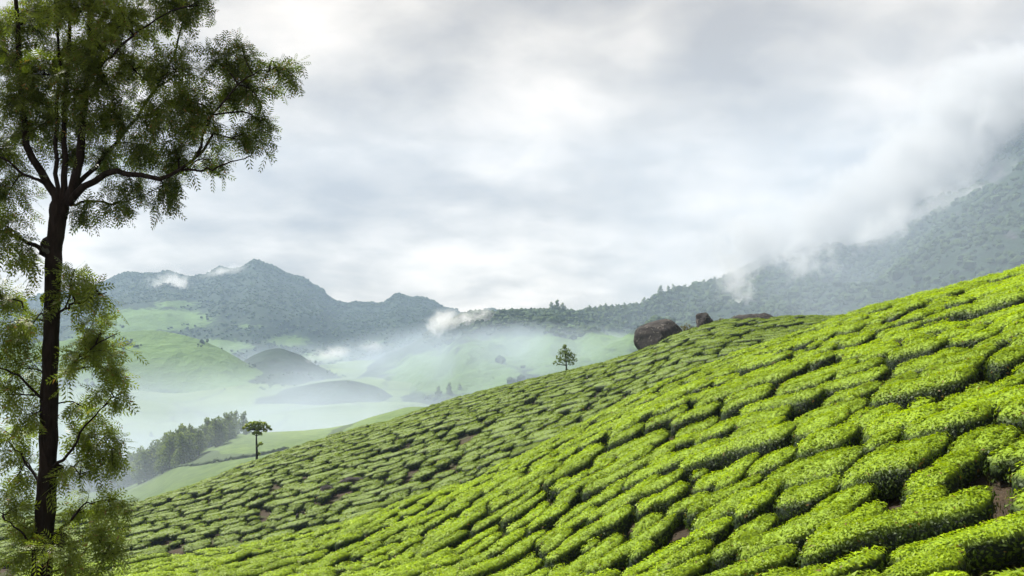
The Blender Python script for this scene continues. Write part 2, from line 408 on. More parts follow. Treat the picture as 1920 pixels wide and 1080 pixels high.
build_hill('mountain_left', [(-500,640),(-300,600),(-100,585),(60,560),(150,545),(213,525),(240,507),(271,509),(311,512),(351,516),(378,518),(413,505),(449,499),(484,493),(511,502),(538,513),(582,531),(604,540),(616,556),
            (640,564),(680,565),(724,560),(742,551),(756,558),(804,567),(860,582),(930,588),(1010,600),(1150,620)],
           [(-500,2600),(1150,2500)], [(-500,1250),(300,1350),(700,1500),(1150,1700)], -78, 3200, -500, 1150, 420, 90, 34, 210, 3, 1.25,
           tea=[(290,600,130,26,1.0),(230,640,120,40,0.95),(400,650,90,18,0.9),(540,640,60,14,0.8),(330,570,60,10,0.75),(470,612,50,8,0.6),(250,700,200,25,0.9),(600,670,80,20,0.6),(700,640,60,10,0.5)], wob=5)
build_hill('mountain_right', [(560,745),(660,715),(740,670),(800,628),(840,604),(880,594),(930,589),(960,588),(1010,587),(1060,590),(1100,586),(1140,581),(1200,574),(1240,556),(1280,545),(1340,533),(1380,512),(1430,488),(1480,470),(1560,452),(1650,415),(1720,350),
            (1790,290),(1860,240),(1930,195),(2050,160),(2200,150),(2500,170),(2900,200)],
           [(560,1150),(760,1250),(1100,1300),(1400,1450),(1700,1750),(2900,1900)], [(560,900),(760,800),(1100,720),(1500,640),(2000,560),(2900,520)], -78, 2700, 560, 2900, 460, 110, 36, 140, 17, 0.9,
           tea=[(1000,660,200,36,1.0),(850,700,150,50,1.0),(1150,690,200,40,1.0),(1150,640,110,22,0.85),(1060,612,60,10,0.6),(1700,560,40,20,0.3)], rock=[(1870,330,60,40,0.55),(1790,400,40,25,0.5),(1900,440,35,25,0.5)], wob=3)
build_hill('mound_hill', [(330,760),(400,715),(440,690),(480,664),(520,653),(560,664),(600,690),(660,712),(760,735),(840,760)], [(330,1250),(840,1250)], [(330,1010),(840,1010)], -78, 1500, 300, 860, 160, 50, 13, 70, 41, 0.8,
           tea=[(400,700,50,16,0.9),(640,720,60,10,0.6)], wob=1.0)
build_hill('low_mound_hill', [(440,765),(500,745),(560,727),(610,717),(650,714),(690,722),(730,738),(800,760)], [(440,940),(800,940)], [(440,860),(800,860)], -77, 1060, 430, 810, 130, 40, 4, 50, 53, 0.8, wob=0.5)
build_hill('spur_hill', [(-420,740),(-250,700),(-80,665),(60,645),(150,634),(220,622),(290,620),(350,630),(410,652),(460,680),(520,712),(600,745)], [(-420,1200),(600,1100)], [(-420,1000),(600,960)], -78, 1330, -420, 620, 220, 50, 9, 80, 67, 0.85,
           tea=[(300,700,500,160,1.0)], wob=1.0)
# ------------------------------------------------------------------ tea bushes: rows, then bushes along the rows
# lie of the rows: how steeply they climb across the hillside, sampled where it could be read off (column, row, degrees)
NEAR_LIE = [(880,1050,32),(975,1045,36),(1000,980,27),(1100,1040,33),(900,920,27),(700,1000,22),(400,1050,14),(250,1065,9),(100,1075,7),(1400,1010,22),(1550,925,15),(1540,805,11),
            (1775,790,11),(1600,600,15),(1830,630,15),(1300,720,21),(1150,800,27),(1250,900,24),(1750,960,12),(1880,1040,9),(1900,700,12),(1450,680,17),(1980,900,9),(1250,1060,29)]
FAR_LIE = [(300,1000,11),(400,940,13),(700,900,14),(900,800,14),(1100,720,11),(1290,680,11),(540,880,16),(1400,620,7),(1500,600,4),(900,870,15),(150,960,10)]
XS = np.arange(-90, 91, 1.0); YS = np.arange(8, 191, 1.0)
def lie_field():
    X, Y = np.meshgrid(XS, YS, indexing='ij')
    e = 0.6
    Z = ground_z(X, Y) + BUSH_H
    gx = (ground_z(X+e, Y) - ground_z(X-e, Y))/(2*e); gy = (ground_z(X, Y+e) - ground_z(X, Y-e))/(2*e)
    px, row = px_of(X, Y, Z)
    y1 = np.interp(px, _cols, _Y1)
    out = []
    for samples, s in ((NEAR_LIE, 120.0), (FAR_LIE, 160.0)):
        w = 0; a = 0
        for (u, v, d) in samples:
            k = np.exp(-(((px-u)**2 + (row-v)**2)/(2*s*s)).clip(0, 60)) + 1e-9
            w = w + k; a = a + k*d
        phi = np.radians(a/w)
        j11, j12 = 1/Y, -X/Y**2
        j21, j22 = gx/Y, gy/Y - Z/Y**2
        c, sn = np.cos(phi), np.sin(phi)
        det = j11*j22 - j12*j21
        da = (j22*c - j12*sn)*np.sign(det); db = (-j21*c + j11*sn)*np.sign(det)
        th = np.clip(np.arctan2(db, np.abs(da)), math.radians(-76), math.radians(70))
        vx, vy = np.cos(th), np.sin(th)
        for _ in range(2):
            for ax in (0, 1):
                n = 2
                vx = sum(np.roll(vx, k, ax) for k in range(-n, n+1)); vy = sum(np.roll(vy, k, ax) for k in range(-n, n+1))
        m = np.hypot(vx, vy); out.append((vx/m, vy/m))
    far = Y > y1*1.1
    vx = np.where(far, out[1][0], out[0][0]); vy = np.where(far, out[1][1], out[0][1])
    # ground the photograph looks onto
    prof_y = np.exp(np.linspace(math.log(8), math.log(190), 260))
    pc = np.arange(-400, 2400, 20.0)
    rr = np.stack([HY - F_PX*(ground_z((p-CX)/F_PX*prof_y, prof_y) + BUSH_H)/prof_y for p in pc])
    mn = np.minimum.accumulate(rr, 1)
    ci = np.clip(((px - pc[0])/20), 0, len(pc)-1).astype(int); yi = np.clip(np.searchsorted(prof_y, Y.ravel()).reshape(Y.shape) - 1, 0, len(prof_y)-1)
    margin = np.where(px < 700, 34, 24)
    seen = (row < mn[ci, yi] + margin) & (px > -260) & (px < 2180) & (row < 1240) & (Y < np.interp(px, _cols, _Y2)*1.06)
    seen[0] = seen[-1] = False; seen[:, 0] = seen[:, -1] = False
    return vx, vy, seen, far
LVX, LVY, SEEN, ISFAR = lie_field()
BARE = []                               # bare places: (X, Y, radius)
for (u, v, r) in ((650,918,1.5),(614,938,1.2),(560,990,0.7),(1105,950,0.5),(1925,1075,0.75),(305,1012,1.0),(1230,652,2.6),(1415,612,2.6),(1318,604,2.0),(1690,950,0.45),(1060,770,0.7),(480,864,0.8),(1058,700,1.0)):
    q = on_ground(u, v + 14 if v > 700 else v + 4); BARE.append((q[0], q[1], r))

def lie_at(x, y):
    i = min(max(int(round(x - XS[0])), 0), len(XS)-1); j = min(max(int(round(y - YS[0])), 0), len(YS)-1)
    return LVX[i, j], LVY[i, j], SEEN[i, j], ISFAR[i, j]

def trace_rows():
    """Evenly spaced lines that follow the lie of the rows."""
    cell = 1.0; grid = {}
    def near(x, y, d, skip):
        ci, cj = int(math.floor(x/cell)), int(math.floor(y/cell)); n = int(d/cell) + 1; d2 = d*d
        for a in range(ci-n, ci+n+1):
            for b in range(cj-n, cj+n+1):
                for (u, v, k) in grid.get((a, b), ()):
                    if k != skip and (u-x)**2 + (v-y)**2 < d2: return True
        return False
    def pitch(x, y, far):
        if far: return 1.52 + 0.15*math.sin(x*0.35)*math.sin(y*0.23)
        return (0.90 if x < 3 else 0.90 + min((x-3)/7, 1)*0.20*min(max((40-y)/14, 0.25), 1))*(1 + 0.09*math.sin(x*0.7 + 1)*math.sin(y*0.5))
    lines = []; rnd = random.Random(5)
    def run(x0, y0, idx):
        pts = {1: [], -1: []}
        for sgn in (1, -1):
            x, y = x0, y0; step = 0.36
            for _ in range(170 if sgn == 1 else 170):
                vx, vy, ok, far = lie_at(x, y)
                if not ok: break
                d = pitch(x, y, far)
                if near(x, y, d*0.80, idx): break
                if any((x-a)**2 + (y-b)**2 < r*r for a, b, r in BARE): break
                pts[sgn].append((x, y))
                wob = 0.16*math.sin(x*1.3 + y*0.9 + idx*2.1)
                nx, ny = vx - wob*vy, vy + wob*vx
                x += sgn*nx*step; y += sgn*ny*step
        P = pts[-1][::-1] + pts[1][1:]
        if len(P) < 4: return None
        for (x, y) in P: grid.setdefault((int(math.floor(x/cell)), int(math.floor(y/cell))), []).append((x, y, idx))
        return P
    seeds = []
    for (u, v) in ((1700,930),(1000,1000),(1500,700),(400,1055),(700,900),(1100,730),(350,980),(1350,660),(1850,600),(1450,610)):
        q = on_ground(u, v); seeds.append((q[0], q[1]))
    idx = 0; head = 0
    extra = [(x, y) for x in np.arange(-88, 88, 3.1) for y in np.arange(9, 188, 3.1)]
    rnd.shuffle(extra); ex = 0
    while True:
        if head < len(seeds): x, y = seeds[head]; head += 1
        elif ex < len(extra): x, y = extra[ex]; ex += 1
        else: break
        vx, vy, ok, far = lie_at(x, y)
        if not ok: continue
        d = pitch(x, y, far)
        if near(x, y, d*0.97, -1): continue
        P = run(x, y, idx)
        if P is None: continue
        idx += 1; lines.append((P, far))
        for k in range(0, len(P), 3):
            vx, vy, ok, far = lie_at(*P[k]); d = pitch(P[k][0], P[k][1], far)*1.0
            seeds.append((P[k][0] - vy*d, P[k][1] + vx*d)); seeds.append((P[k][0] + vy*d, P[k][1] - vx*d))
    return lines, pitch

def cut_rows():
    lines, pitch = trace_rows(); rnd = random.Random(9); K = 9
    C, L, W, H, R = [], [], [], [], []
    for ri, (P, far) in enumerate(lines):
        P = np.array(P); s = np.concatenate([[0], np.cumsum(np.hypot(*np.diff(P, axis=0).T))]); tot = s[-1]
        p = 0.0
        while p < tot:
            x, y = P[min(np.searchsorted(s, p), len(P)-1)]
            d = pitch(x, y, far)
            ln = min(max(rnd.lognormvariate(math.log(2.0 if not far else 2.5), 0.42), 1.0*d), 4.6)
            if tot - p < ln + 0.9: ln = tot - p
            if ln < 0.75*d:
                break
            t = np.linspace(p, p + ln, K)
            C.append(np.stack([np.interp(t, s, P[:, 0]), np.interp(t, s, P[:, 1])], 1))
            L.append(ln); W.append(min(d*(rnd.uniform(0.88, 1.08) if not far else rnd.uniform(0.88, 1.08)), ln*0.98)); H.append(BUSH_H*rnd.uniform(0.78, 1.18)); R.append(ri)
            g = rnd.random()
            p += ln + (rnd.uniform(0.0, 0.12) if g < 0.6 else rnd.uniform(0.12, 0.3) if g < 0.97 else rnd.uniform(0.4, 0.6))
    # small bushes in the holes between the rows
    cell = 1.0; grid = {}
    def put(c, w):
        for (x, y) in c: grid.setdefault((int(math.floor(x/cell)), int(math.floor(y/cell))), []).append((x, y, w/2))
    for c, w in zip(C, W): put(c, w)
    cand = [(x + rnd.uniform(-.2, .2), y + rnd.uniform(-.2, .2)) for x in np.arange(-60, 60, 0.5) for y in np.arange(10, 100, 0.5)]
    rnd.shuffle(cand)
    for (x, y) in cand:
        vx, vy, ok, far = lie_at(x, y)
        if not ok or any((x-a)**2 + (y-b)**2 < (r + 0.3)**2 for a, b, r in BARE): continue
        ci, cj = int(math.floor(x/cell)), int(math.floor(y/cell)); free = 9.0
        for a in range(ci-2, ci+3):
            for b in range(cj-2, cj+3):
                for (u, v, h) in grid.get((a, b), ()): free = min(free, math.hypot(u-x, v-y) - h)
        if free < (0.20 if not far else 0.42): continue
        w = min(2*free + 0.1, 1.1); ln = w*rnd.uniform(1.05, 1.5); t = np.linspace(-ln/2, ln/2, K)
        c = np.stack([x + vx*t, y + vy*t], 1)
        C.append(c); L.append(ln); W.append(w); H.append(BUSH_H*rnd.uniform(0.6, 0.9)); R.append(-1); put(c, w)
    return np.array(C), np.array(L), np.array(W), np.array(H), np.array(R)
TC, TL, TW, TH, TR = cut_rows()
NB = len(TL)
TMID = TC[:, 4]
T_PX, T_ROW = px_of(TMID[:, 0], TMID[:, 1], ground_z(TMID[:, 0], TMID[:, 1]) + BUSH_H*0.8)
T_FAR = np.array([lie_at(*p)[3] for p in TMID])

# outline of a clipped bush, from the skirt to the plucking table: share of half width, share of height
PR_S = np.array([0.0, 0.10, 0.24, 0.38, 0.52, 0.75, 1.0])
PR_R = np.array([0.62, 0.86, 1.0, 0.99, 0.89, 0.53, 0.0])
PR_H = np.array([0.12, 0.25, 0.49, 0.74, 0.90, 0.99, 1.03])
def lumps(x, y): return 0.09*vnoise(x*0.8, y*0.8, seed=3) + 0.040*vnoise(x*2.9, y*2.9, seed=4)
def on_bush(b, e, al, s, rough=True):
    """World points on bush b at spine place e (-1..1), direction al and profile place s (0..1), with outward direction and slope of the profile."""
    w = TW[b]; L = TL[b]
    r = np.interp(s, PR_S, PR_R); h = np.interp(s, PR_S, PR_H)*TH[b]
    ds = 0.03
    dr = np.interp(np.clip(s+ds, 0, 1), PR_S, PR_R) - np.interp(np.clip(s-ds, 0, 1), PR_S, PR_R)
    dh = np.interp(np.clip(s+ds, 0, 1), PR_S, PR_H) - np.interp(np.clip(s-ds, 0, 1), PR_S, PR_H)
    along = e*np.maximum(L - w, 0)/2 + r*w/2*np.cos(al)
    lat = r*w/2*np.sin(al)
    t = np.clip((along + L/2)/L, 0, 1)*8; i = np.clip(t.astype(int), 0, 7); f = t - i
    A, B = TC[b, i], TC[b, i+1]
    P = A + (B - A)*f[:, None]
    tan = unit(TC[b, np.minimum(i+2, 8)] - TC[b, np.maximum(i-1, 0)])
    nor = np.stack([-tan[:, 1], tan[:, 0]], 1)
    wv = 1 + 0.19*vnoise(P[:, 0]*0.9 + np.cos(al)*0.8, P[:, 1]*0.9 + np.sin(al)*0.8, seed=21) + 0.10*vnoise(P[:, 0]*3.1 + np.cos(al)*2, P[:, 1]*3.1 + np.sin(al)*2, seed=22)
    P = P + nor*(lat*wv)[:, None]
    lp = lumps(P[:, 0], P[:, 1])
    z = ground_z(P[:, 0], P[:, 1]) + h + lp*np.clip(h/0.5, 0, 1)
    out2 = tan*np.cos(al)[:, None] + nor*np.sin(al)[:, None]
    nr, nh = dh*TH[b], -dr*w/2
    N = np.concatenate([out2*nr[:, None], nh[:, None]], 1)
    g = np.stack([(lumps(P[:, 0]+0.05, P[:, 1]) - lp)/0.05, (lumps(P[:, 0], P[:, 1]+0.05) - lp)/0.05], 1)
    N = unit(N); N[:, :2] -= g*np.abs(N[:, 2:3])*0.9
    return np.concatenate([P, z[:, None]], 1), unit(N)

def shells(ids, side, cap, rings):
    """Leafy inner bodies of the bushes ids: (vertices, quads, up)."""
    st_e = np.concatenate([np.linspace(-1, 1, side), np.full(cap, 1.0), np.linspace(1, -1, side), np.full(cap, -1.0)])
    st_a = np.concatenate([np.full(side, -math.pi/2), np.linspace(-math.pi/2, math.pi/2, cap+2)[1:-1], np.full(side, math.pi/2), np.linspace(math.pi/2, 1.5*math.pi, cap+2)[1:-1]])
    m = len(st_e); nb = len(ids)
    b = np.repeat(ids, m*len(rings)); e = np.tile(np.tile(st_e, len(rings)), nb); a = np.tile(np.tile(st_a, len(rings)), nb); s = np.tile(np.repeat(rings, m), nb)
    P, N = on_bush(b, e, a, s)
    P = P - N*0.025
    q = grid_faces(len(rings), m, True)
    Q = (q[None] + (np.arange(nb)*m*len(rings))[:, None, None]).reshape(-1, 4)
    return P, Q, np.clip(N[:, 2]*1.7 - 0.6, 0, 1)*np.where(T_FAR[b], 0.52, 1.0), m*len(rings), len(q)  # tone darkened on flanks and far slope, shade put into the colour

def leaves(ids, count, length, rng, tri=False):
    """count[i] leaves on bush ids[i]; length[i] the leaf's length. Diamond-shaped leaves, four vertices each."""
    b = np.repeat(ids, count); ln = np.repeat(length, count); n = len(b)
    w, L = TW[b], TL[b]
    per_side = np.maximum(L - w, 0); cap = math.pi*w/2*0.6
    on_side = rng.random(n) < per_side/(per_side + cap)
    e = np.where(on_side, rng.uniform(-1, 1, n), np.where(rng.random(n) < 0.5, 1.0, -1.0))
    a = np.where(on_side, np.where(rng.random(n) < 0.5, math.pi/2, -math.pi/2) + rng.normal(0, 0.12, n), rng.uniform(-math.pi/2, math.pi/2, n) + np.where(e < 0, math.pi, 0))
    s = rng.beta(1.25, 1.15, n)
    P, N = on_bush(b, e, a, s)
    ln = ln*rng.uniform(0.65, 1.3, n)
    Nj = unit(N + np.array([0, 0, 0.15]) + rng.normal(0, 0.29, (n, 3)))
    d = unit(np.cross(Nj, rng.normal(0, 1, (n, 3)))); d[:, 2] += 0.35*rng.random(n)*np.clip(N[:, 2], 0, 1); d = unit(d)
    sd = unit(np.cross(d, Nj))*(ln*0.24)[:, None]
    P = P + N*(rng.uniform(-0.02, 0.05, n)*np.clip(ln/0.08, 1, 1.6))[:, None]
    A = P - d*(ln*0.5)[:, None]; B = P + d*(ln*0.5)[:, None]; mid = P + d*(ln*0.06)[:, None]
    V = np.stack([A, mid + sd, B, mid - sd], 1) if not tri else np.stack([P - d*(ln*0.38)[:, None] + sd, B, P - d*(ln*0.38)[:, None] - sd], 1)
    patch = 0.5 + 0.5*vnoise(P[:, 0]*0.8, P[:, 1]*0.8, seed=31)
    yg = np.clip((N[:, 2] - 0.30)*1.7, 0, 1)*(0.70 + 0.30*patch)*rng.uniform(0.8, 1.0, n)  # flush on top; flanks also darkened to paint in the shade between bushes
    bt = (0.84 + 0.16*np.sin(b*12.9898))*(0.93 + 0.10*vnoise(P[:, 0]/6, P[:, 1]/6, seed=77))*np.where(T_FAR[b], 0.47, 1.0)  # farther slope's shade is painted in here as less flush
    return V.reshape(-1, 3), np.repeat(yg*bt, 3 if tri else 4), b

def build_tea():
    rng = np.random.default_rng(3)
    depth = TMID[:, 1]
    inframe = (T_PX > -20) & (T_PX < 1948) & (T_ROW < 1100)
    # really shown: not behind the crest of the near slope
    y1 = np.interp(T_PX, _cols, _Y1)
    inframe &= ~((depth > y1 + 1.5) & ~T_FAR)
    inframe &= ~((T_PX < 215) & (T_ROW > 1040))
    size = TL*TW/depth**2
    order = np.argsort(np.where(inframe, -size, 1e9))
    single = np.sort(order[:300])
    rest = np.setdiff1d(np.arange(NB), single)
    print('tea bushes', NB, 'single', len(single), 'far', int(T_FAR.sum()), 'depth of singles', depth[single].min(), depth[single].max())
    # ---- stems, four shapes shared by all bushes
    stems = []
    for k in range(4):
        sp = Soup(); rr = random.Random(k)
        for j in range(6):
            a = j*1.05 + rr.random(); d = 0.05 + 0.05*rr.random()
            p0 = np.array([math.cos(a)*d, math.sin(a)*d, -0.10]); p2 = np.array([math.cos(a)*(0.28 + 0.12*rr.random()), math.sin(a)*(0.24 + 0.1*rr.random()), 0.42 + 0.1*rr.random()])
            p1 = (p0 + p2)/2 + np.array([rr.uniform(-.05, .05), rr.uniform(-.05, .05), 0.02])
            sp.tube(bez([p0, p1, p2], 4), [0.026, 0.02, 0.015, 0.008], 5)
        stems.append(sp.mesh('stems', M_STEM))
    # ---- single bushes
    area = TL*TW*1.5
    dl = depth[single]
    lln = np.clip(0.070 + (dl - 14)*0.0016, 0.070, 0.125)
    cnt = (area[single]*1.3/(0.24*lln*lln)).astype(int)
    cnt = np.minimum(cnt, 9000)
    parts_ = {}
    for tri in (False, True):
        sel = np.nonzero((dl > 26) == tri)[0]
        LV, LY, LB = leaves(single[sel], cnt[sel], lln[sel], rng, tri); k = 3 if tri else 4
        st = np.concatenate([[0], np.cumsum(cnt[sel])])*k
        for q, i in enumerate(sel): parts_[i] = (LV[st[q]:st[q+1]], LY[st[q]:st[q+1]], k)
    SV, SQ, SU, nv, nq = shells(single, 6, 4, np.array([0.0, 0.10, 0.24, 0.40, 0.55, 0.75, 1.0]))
    print('leaves on single bushes', cnt.sum())
    labels = bush_labels(single)
    q0 = grid_faces(7, nv//7, True)
    for i, b in enumerate(single):
        base = np.array([TMID[b, 0], TMID[b, 1], float(ground_z(TMID[b, 0], TMID[b, 1]))])
        root = bpy.data.objects.new('tea_bush', None); COL.objects.link(root); root.location = base; root.empty_display_size = 0.2
        tag(root, labels[i][0], 'tea bush', labels[i][1])
        lv, ly, kk = parts_[i]; lv = lv - base; sv = SV[i*nv:(i+1)*nv] - base
        V = np.concatenate([sv, lv]); lq = np.arange(len(lv)).reshape(-1, kk) + nv
        me = make_mesh('foliage', V, [q0, lq], [M_CORE, M_TEA], [0, 1], [True, False], {'young_lit': np.concatenate([SU[i*nv:(i+1)*nv], ly])})
        link('foliage', me, root)
        n = max(1, int(round(TL[b]/1.4)))
        for k in range(n):
            t = int(round((k + 0.5)/n*8)); c = TC[b, t]
            o = link('stems', stems[(i + k) % 4], root, (c[0] - base[0], c[1] - base[1], float(ground_z(c[0], c[1])) - base[2])); o.rotation_euler[2] = i*1.7 + k
    # ---- all the other bushes, as one mass
    Vs, Qs, Ys, mi, n0 = [], [], [], [], 0
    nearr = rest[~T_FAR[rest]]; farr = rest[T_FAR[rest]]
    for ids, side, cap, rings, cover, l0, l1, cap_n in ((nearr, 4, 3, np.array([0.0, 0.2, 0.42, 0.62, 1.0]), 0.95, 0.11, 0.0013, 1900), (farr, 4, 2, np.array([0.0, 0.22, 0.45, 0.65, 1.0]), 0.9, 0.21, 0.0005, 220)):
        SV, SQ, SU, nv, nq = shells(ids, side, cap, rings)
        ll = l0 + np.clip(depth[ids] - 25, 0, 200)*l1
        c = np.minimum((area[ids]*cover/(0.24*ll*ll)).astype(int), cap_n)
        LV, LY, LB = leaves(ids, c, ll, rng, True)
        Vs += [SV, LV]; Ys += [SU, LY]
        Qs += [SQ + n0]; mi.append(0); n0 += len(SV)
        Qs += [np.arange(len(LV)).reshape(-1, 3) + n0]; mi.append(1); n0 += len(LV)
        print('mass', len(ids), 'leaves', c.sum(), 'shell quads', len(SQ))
    o = link('tea_plantation', make_mesh('tea_plantation', np.concatenate(Vs), Qs, [M_CORE, M_TEA], mi, [True, False]*2, {'young_lit': np.concatenate(Ys)}))
    tag(o, 'countless clipped green tea bushes covering the farther slope behind the near ridge', 'tea bushes', kind='stuff')

ONES = 'zero one two three four five six seven eight nine ten eleven twelve thirteen fourteen fifteen sixteen seventeen eighteen nineteen'.split()
TENS = 'x x twenty thirty forty fifty sixty seventy eighty ninety'.split()
def words(n): return ONES[n] if n < 20 else 'all' if n >= 100 else TENS[n//10] + ('' if n % 10 == 0 else '-' + ONES[n % 10])
def bush_labels(single):
    out, used = [], set()
    for b in single:
        ratio = TL[b]/TW[b]
        shape = 'long' if ratio > 3.2 else 'round' if ratio < 1.5 else 'oval'
        size = 'broad' if TW[b] > 1.3 else 'small' if TL[b]*TW[b] < 1.3 else 'clipped'
        def say(v):
            v = min(max(round(v*2)/2, 0.5), 99.5); return words(int(v)) + (' and a half' if v % 1 else '')
        c = words(int(min(round(T_ROW[b]/10.8), 99)))
        lb = f'{size} {shape} tea bush, {say(T_PX[b]/19.2)} percent across, {c} percent down the photo'
        if lb in used: lb = f'{size} {shape} neighbour bush, {say(T_PX[b]/19.2)} percent across, {say(T_ROW[b]/10.8)} percent down'
        if lb in used: lb = f'{size} {shape} tea bush squeezed between neighbours, {say(T_PX[b]/19.2)} percent across, {c} percent down'
        if lb in used: lb = f'{size} {shape} bush crowded among neighbours, {say(T_PX[b]/19.2)} percent across, {say(T_ROW[b]/10.8)} percent down'
        used.add(lb); out.append((lb, 'tea bushes on the near slope'))
    return out
build_tea()
# ------------------------------------------------------------------ boulders and stones
def ico(sub):
    bm = bmesh.new(); bmesh.ops.create_icosphere(bm, subdivisions=sub, radius=1.0)
    V = np.array([v.co[:] for v in bm.verts]); T = np.array([[v.index for v in f.verts] for f in bm.faces]); bm.free()
    return V, T
ICO1, ICO2, ICO4, ICO5 = ico(1), ico(2), ico(4), ico(5)
def rock_mesh(size, seed, rough=0.16, flat=2.4, lean=(0, 0), sub=ICO4, cuts=6):
    V, T = sub; P = V.copy()
    P = np.sign(P)*np.abs(P)**(2/flat); P = P/np.maximum(np.linalg.norm(P, axis=1, keepdims=True)**0.35, 1e-6)
    rg = np.random.default_rng(seed)
    for _ in range(cuts):                                   # broad facets where slabs have split away
        n = unit(rg.normal(0, 1, 3)); d = rg.uniform(0.72, 0.92)
        k = P @ n; P = P - np.outer(np.maximum(k - d, 0)*0.8, n)
    P = P*(1 + rough*fbm(P[:, 0]*1.4 + seed, P[:, 1]*1.4, P[:, 2]*1.4, octaves=4, seed=seed, gain=0.5))[:, None]
    P[:, 0] += lean[0]*P[:, 2]; P[:, 1] += lean[1]*P[:, 2]
    P = P*np.array(size)/2
    return make_mesh('rock', P, [T], M_ROCK)
def boulder(name, px, row, Y, size, seed, label, **kw):
    x, y, z = at(px, row, Y)
    o = link(name, rock_mesh(size, seed, **kw), None, (x, y, z)); tag(o, label, 'boulder' if 'boulder' in name else 'rock'); return o
Yb_ = 146.0; k_ = Yb_/F_PX
b = boulder('boulder', 1233, 641, Yb_, (98*k_, 7.5, 84*k_), 4, 'huge rounded dark brown boulder standing on the crest of the second tea slope', rough=0.10, flat=2.7, lean=(-0.12, 0), cuts=7, sub=ICO5)
b = boulder('boulder', 1321, 605, 148, (31*k_, 2.6, 34*k_), 7, 'small upright dark boulder rising from scrub just uphill of the huge boulder', rough=0.2, cuts=5)
b = boulder('rock', 1411, 612, 139, (76*k_, 5.0, 44*k_), 12, 'low flat reddish brown rock sunk among tea bushes near the skyline', rough=0.24, cuts=6)
stone_labels = ['long pale-topped brown rock outcrop in the middle of the second slope', 'dark rugged rock at the lower end of the brown outcrop', 'narrow pale stone standing low on the second slope near the ridge']
for (u, v, sx, sz, sd), lb in zip(((664,912,50,17,21), (616,930,30,20,22), (558,985,9,20,23)), stone_labels):
    q = on_ground(u, v, 70, 170); kk = q[1]/F_PX
    o = link('rock', rock_mesh((sx*kk, 1.6, sz*kk*1.3), sd, rough=0.28, cuts=6), None, (q[0], q[1], q[2] + sz*kk*0.35)); tag(o, lb, 'rock')
# ------------------------------------------------------------------ trees
def leaf_cloud(centres, radii, counts, size, rng, young_lit=0.5, squash=0.8, hang=0.2, aspect=0.3, hollow=0.45):
    """Leaf-sized faces through ellipsoidal clumps."""
    Vs, Ys = [], []
    for c, r, n, yg in zip(centres, radii, counts, np.broadcast_to(young_lit, len(centres))):
        d = unit(rng.normal(0, 1, (n, 3))); rad = (hollow + (1-hollow)*rng.random(n)**0.6)
        bump = 1 + 0.25*fbm(d[:, 0]*2.2 + c[0]*3, d[:, 1]*2.2 + c[1], d[:, 2]*2.2, octaves=2, seed=2)
        P = np.asarray(c) + d*(rad*bump*r)[:, None]*np.array([1, 1, squash])
        ln = size*rng.uniform(0.6, 1.35, n)
        dirv = unit(d + rng.normal(0, 0.8, (n, 3)) - np.array([0, 0, hang])); nn = unit(rng.normal(0, 1, (n, 3)) + np.array([0, 0, 0.6]))
        sd = unit(np.cross(dirv, nn))*(ln*aspect)[:, None]
        A = P - dirv*(ln*0.5)[:, None]; B = P + dirv*(ln*0.5)[:, None]
        Vs.append(np.stack([A, P + sd, B, P - sd], 1).reshape(-1, 3))
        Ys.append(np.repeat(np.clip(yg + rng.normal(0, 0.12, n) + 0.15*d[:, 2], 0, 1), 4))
    V = np.concatenate(Vs); return V, np.arange(len(V)).reshape(-1, 4), np.concatenate(Ys)

def simple_tree(name, loc, trunk_pts, trunk_rad, clumps, leaf, n_leaf, mat, label, category='tree', group=None, young_lit=0.5, hang=0.2, squash=0.8, seed=1, limb=0.35, aspect=0.3):
    """trunk_pts, clumps in metres from the foot; clumps (x, y, z, r)."""
    rng = np.random.default_rng(seed)
    root = bpy.data.objects.new(name, None); COL.objects.link(root); root.location = loc; tag(root, label, category, group)
    sp = Soup(); P = bez(trunk_pts, 10); sp.tube(P, np.linspace(trunk_rad, trunk_rad*0.35, 10), 7)
    C = np.array(clumps, float)
    for c in C:
        h = np.clip(c[2] - c[3]*0.9, P[0, 2] + 0.25*(P[-1, 2]-P[0, 2]), P[-1, 2]); k = np.argmin(np.abs(P[:, 2] - h))
        a = P[k]; m = a*0.45 + c[:3]*0.55 + np.array([0, 0, -0.15*c[3]])
        sp.tube(bez([a, m, c[:3]], 6), np.linspace(trunk_rad*limb, trunk_rad*0.08, 6), 5)
    link('trunk', sp.mesh('trunk', M_BARK), root)
    w = C[:, 3]**2; cnt = np.maximum((n_leaf*w/w.sum()).astype(int), 8)
    V, Q, yg = leaf_cloud(C[:, :3], C[:, 3], cnt, leaf, rng, young_lit, squash, hang, aspect)
    link('crown', make_mesh('crown', V, [Q], mat, [0], [False], {'young_lit': yg}), root)
    return root

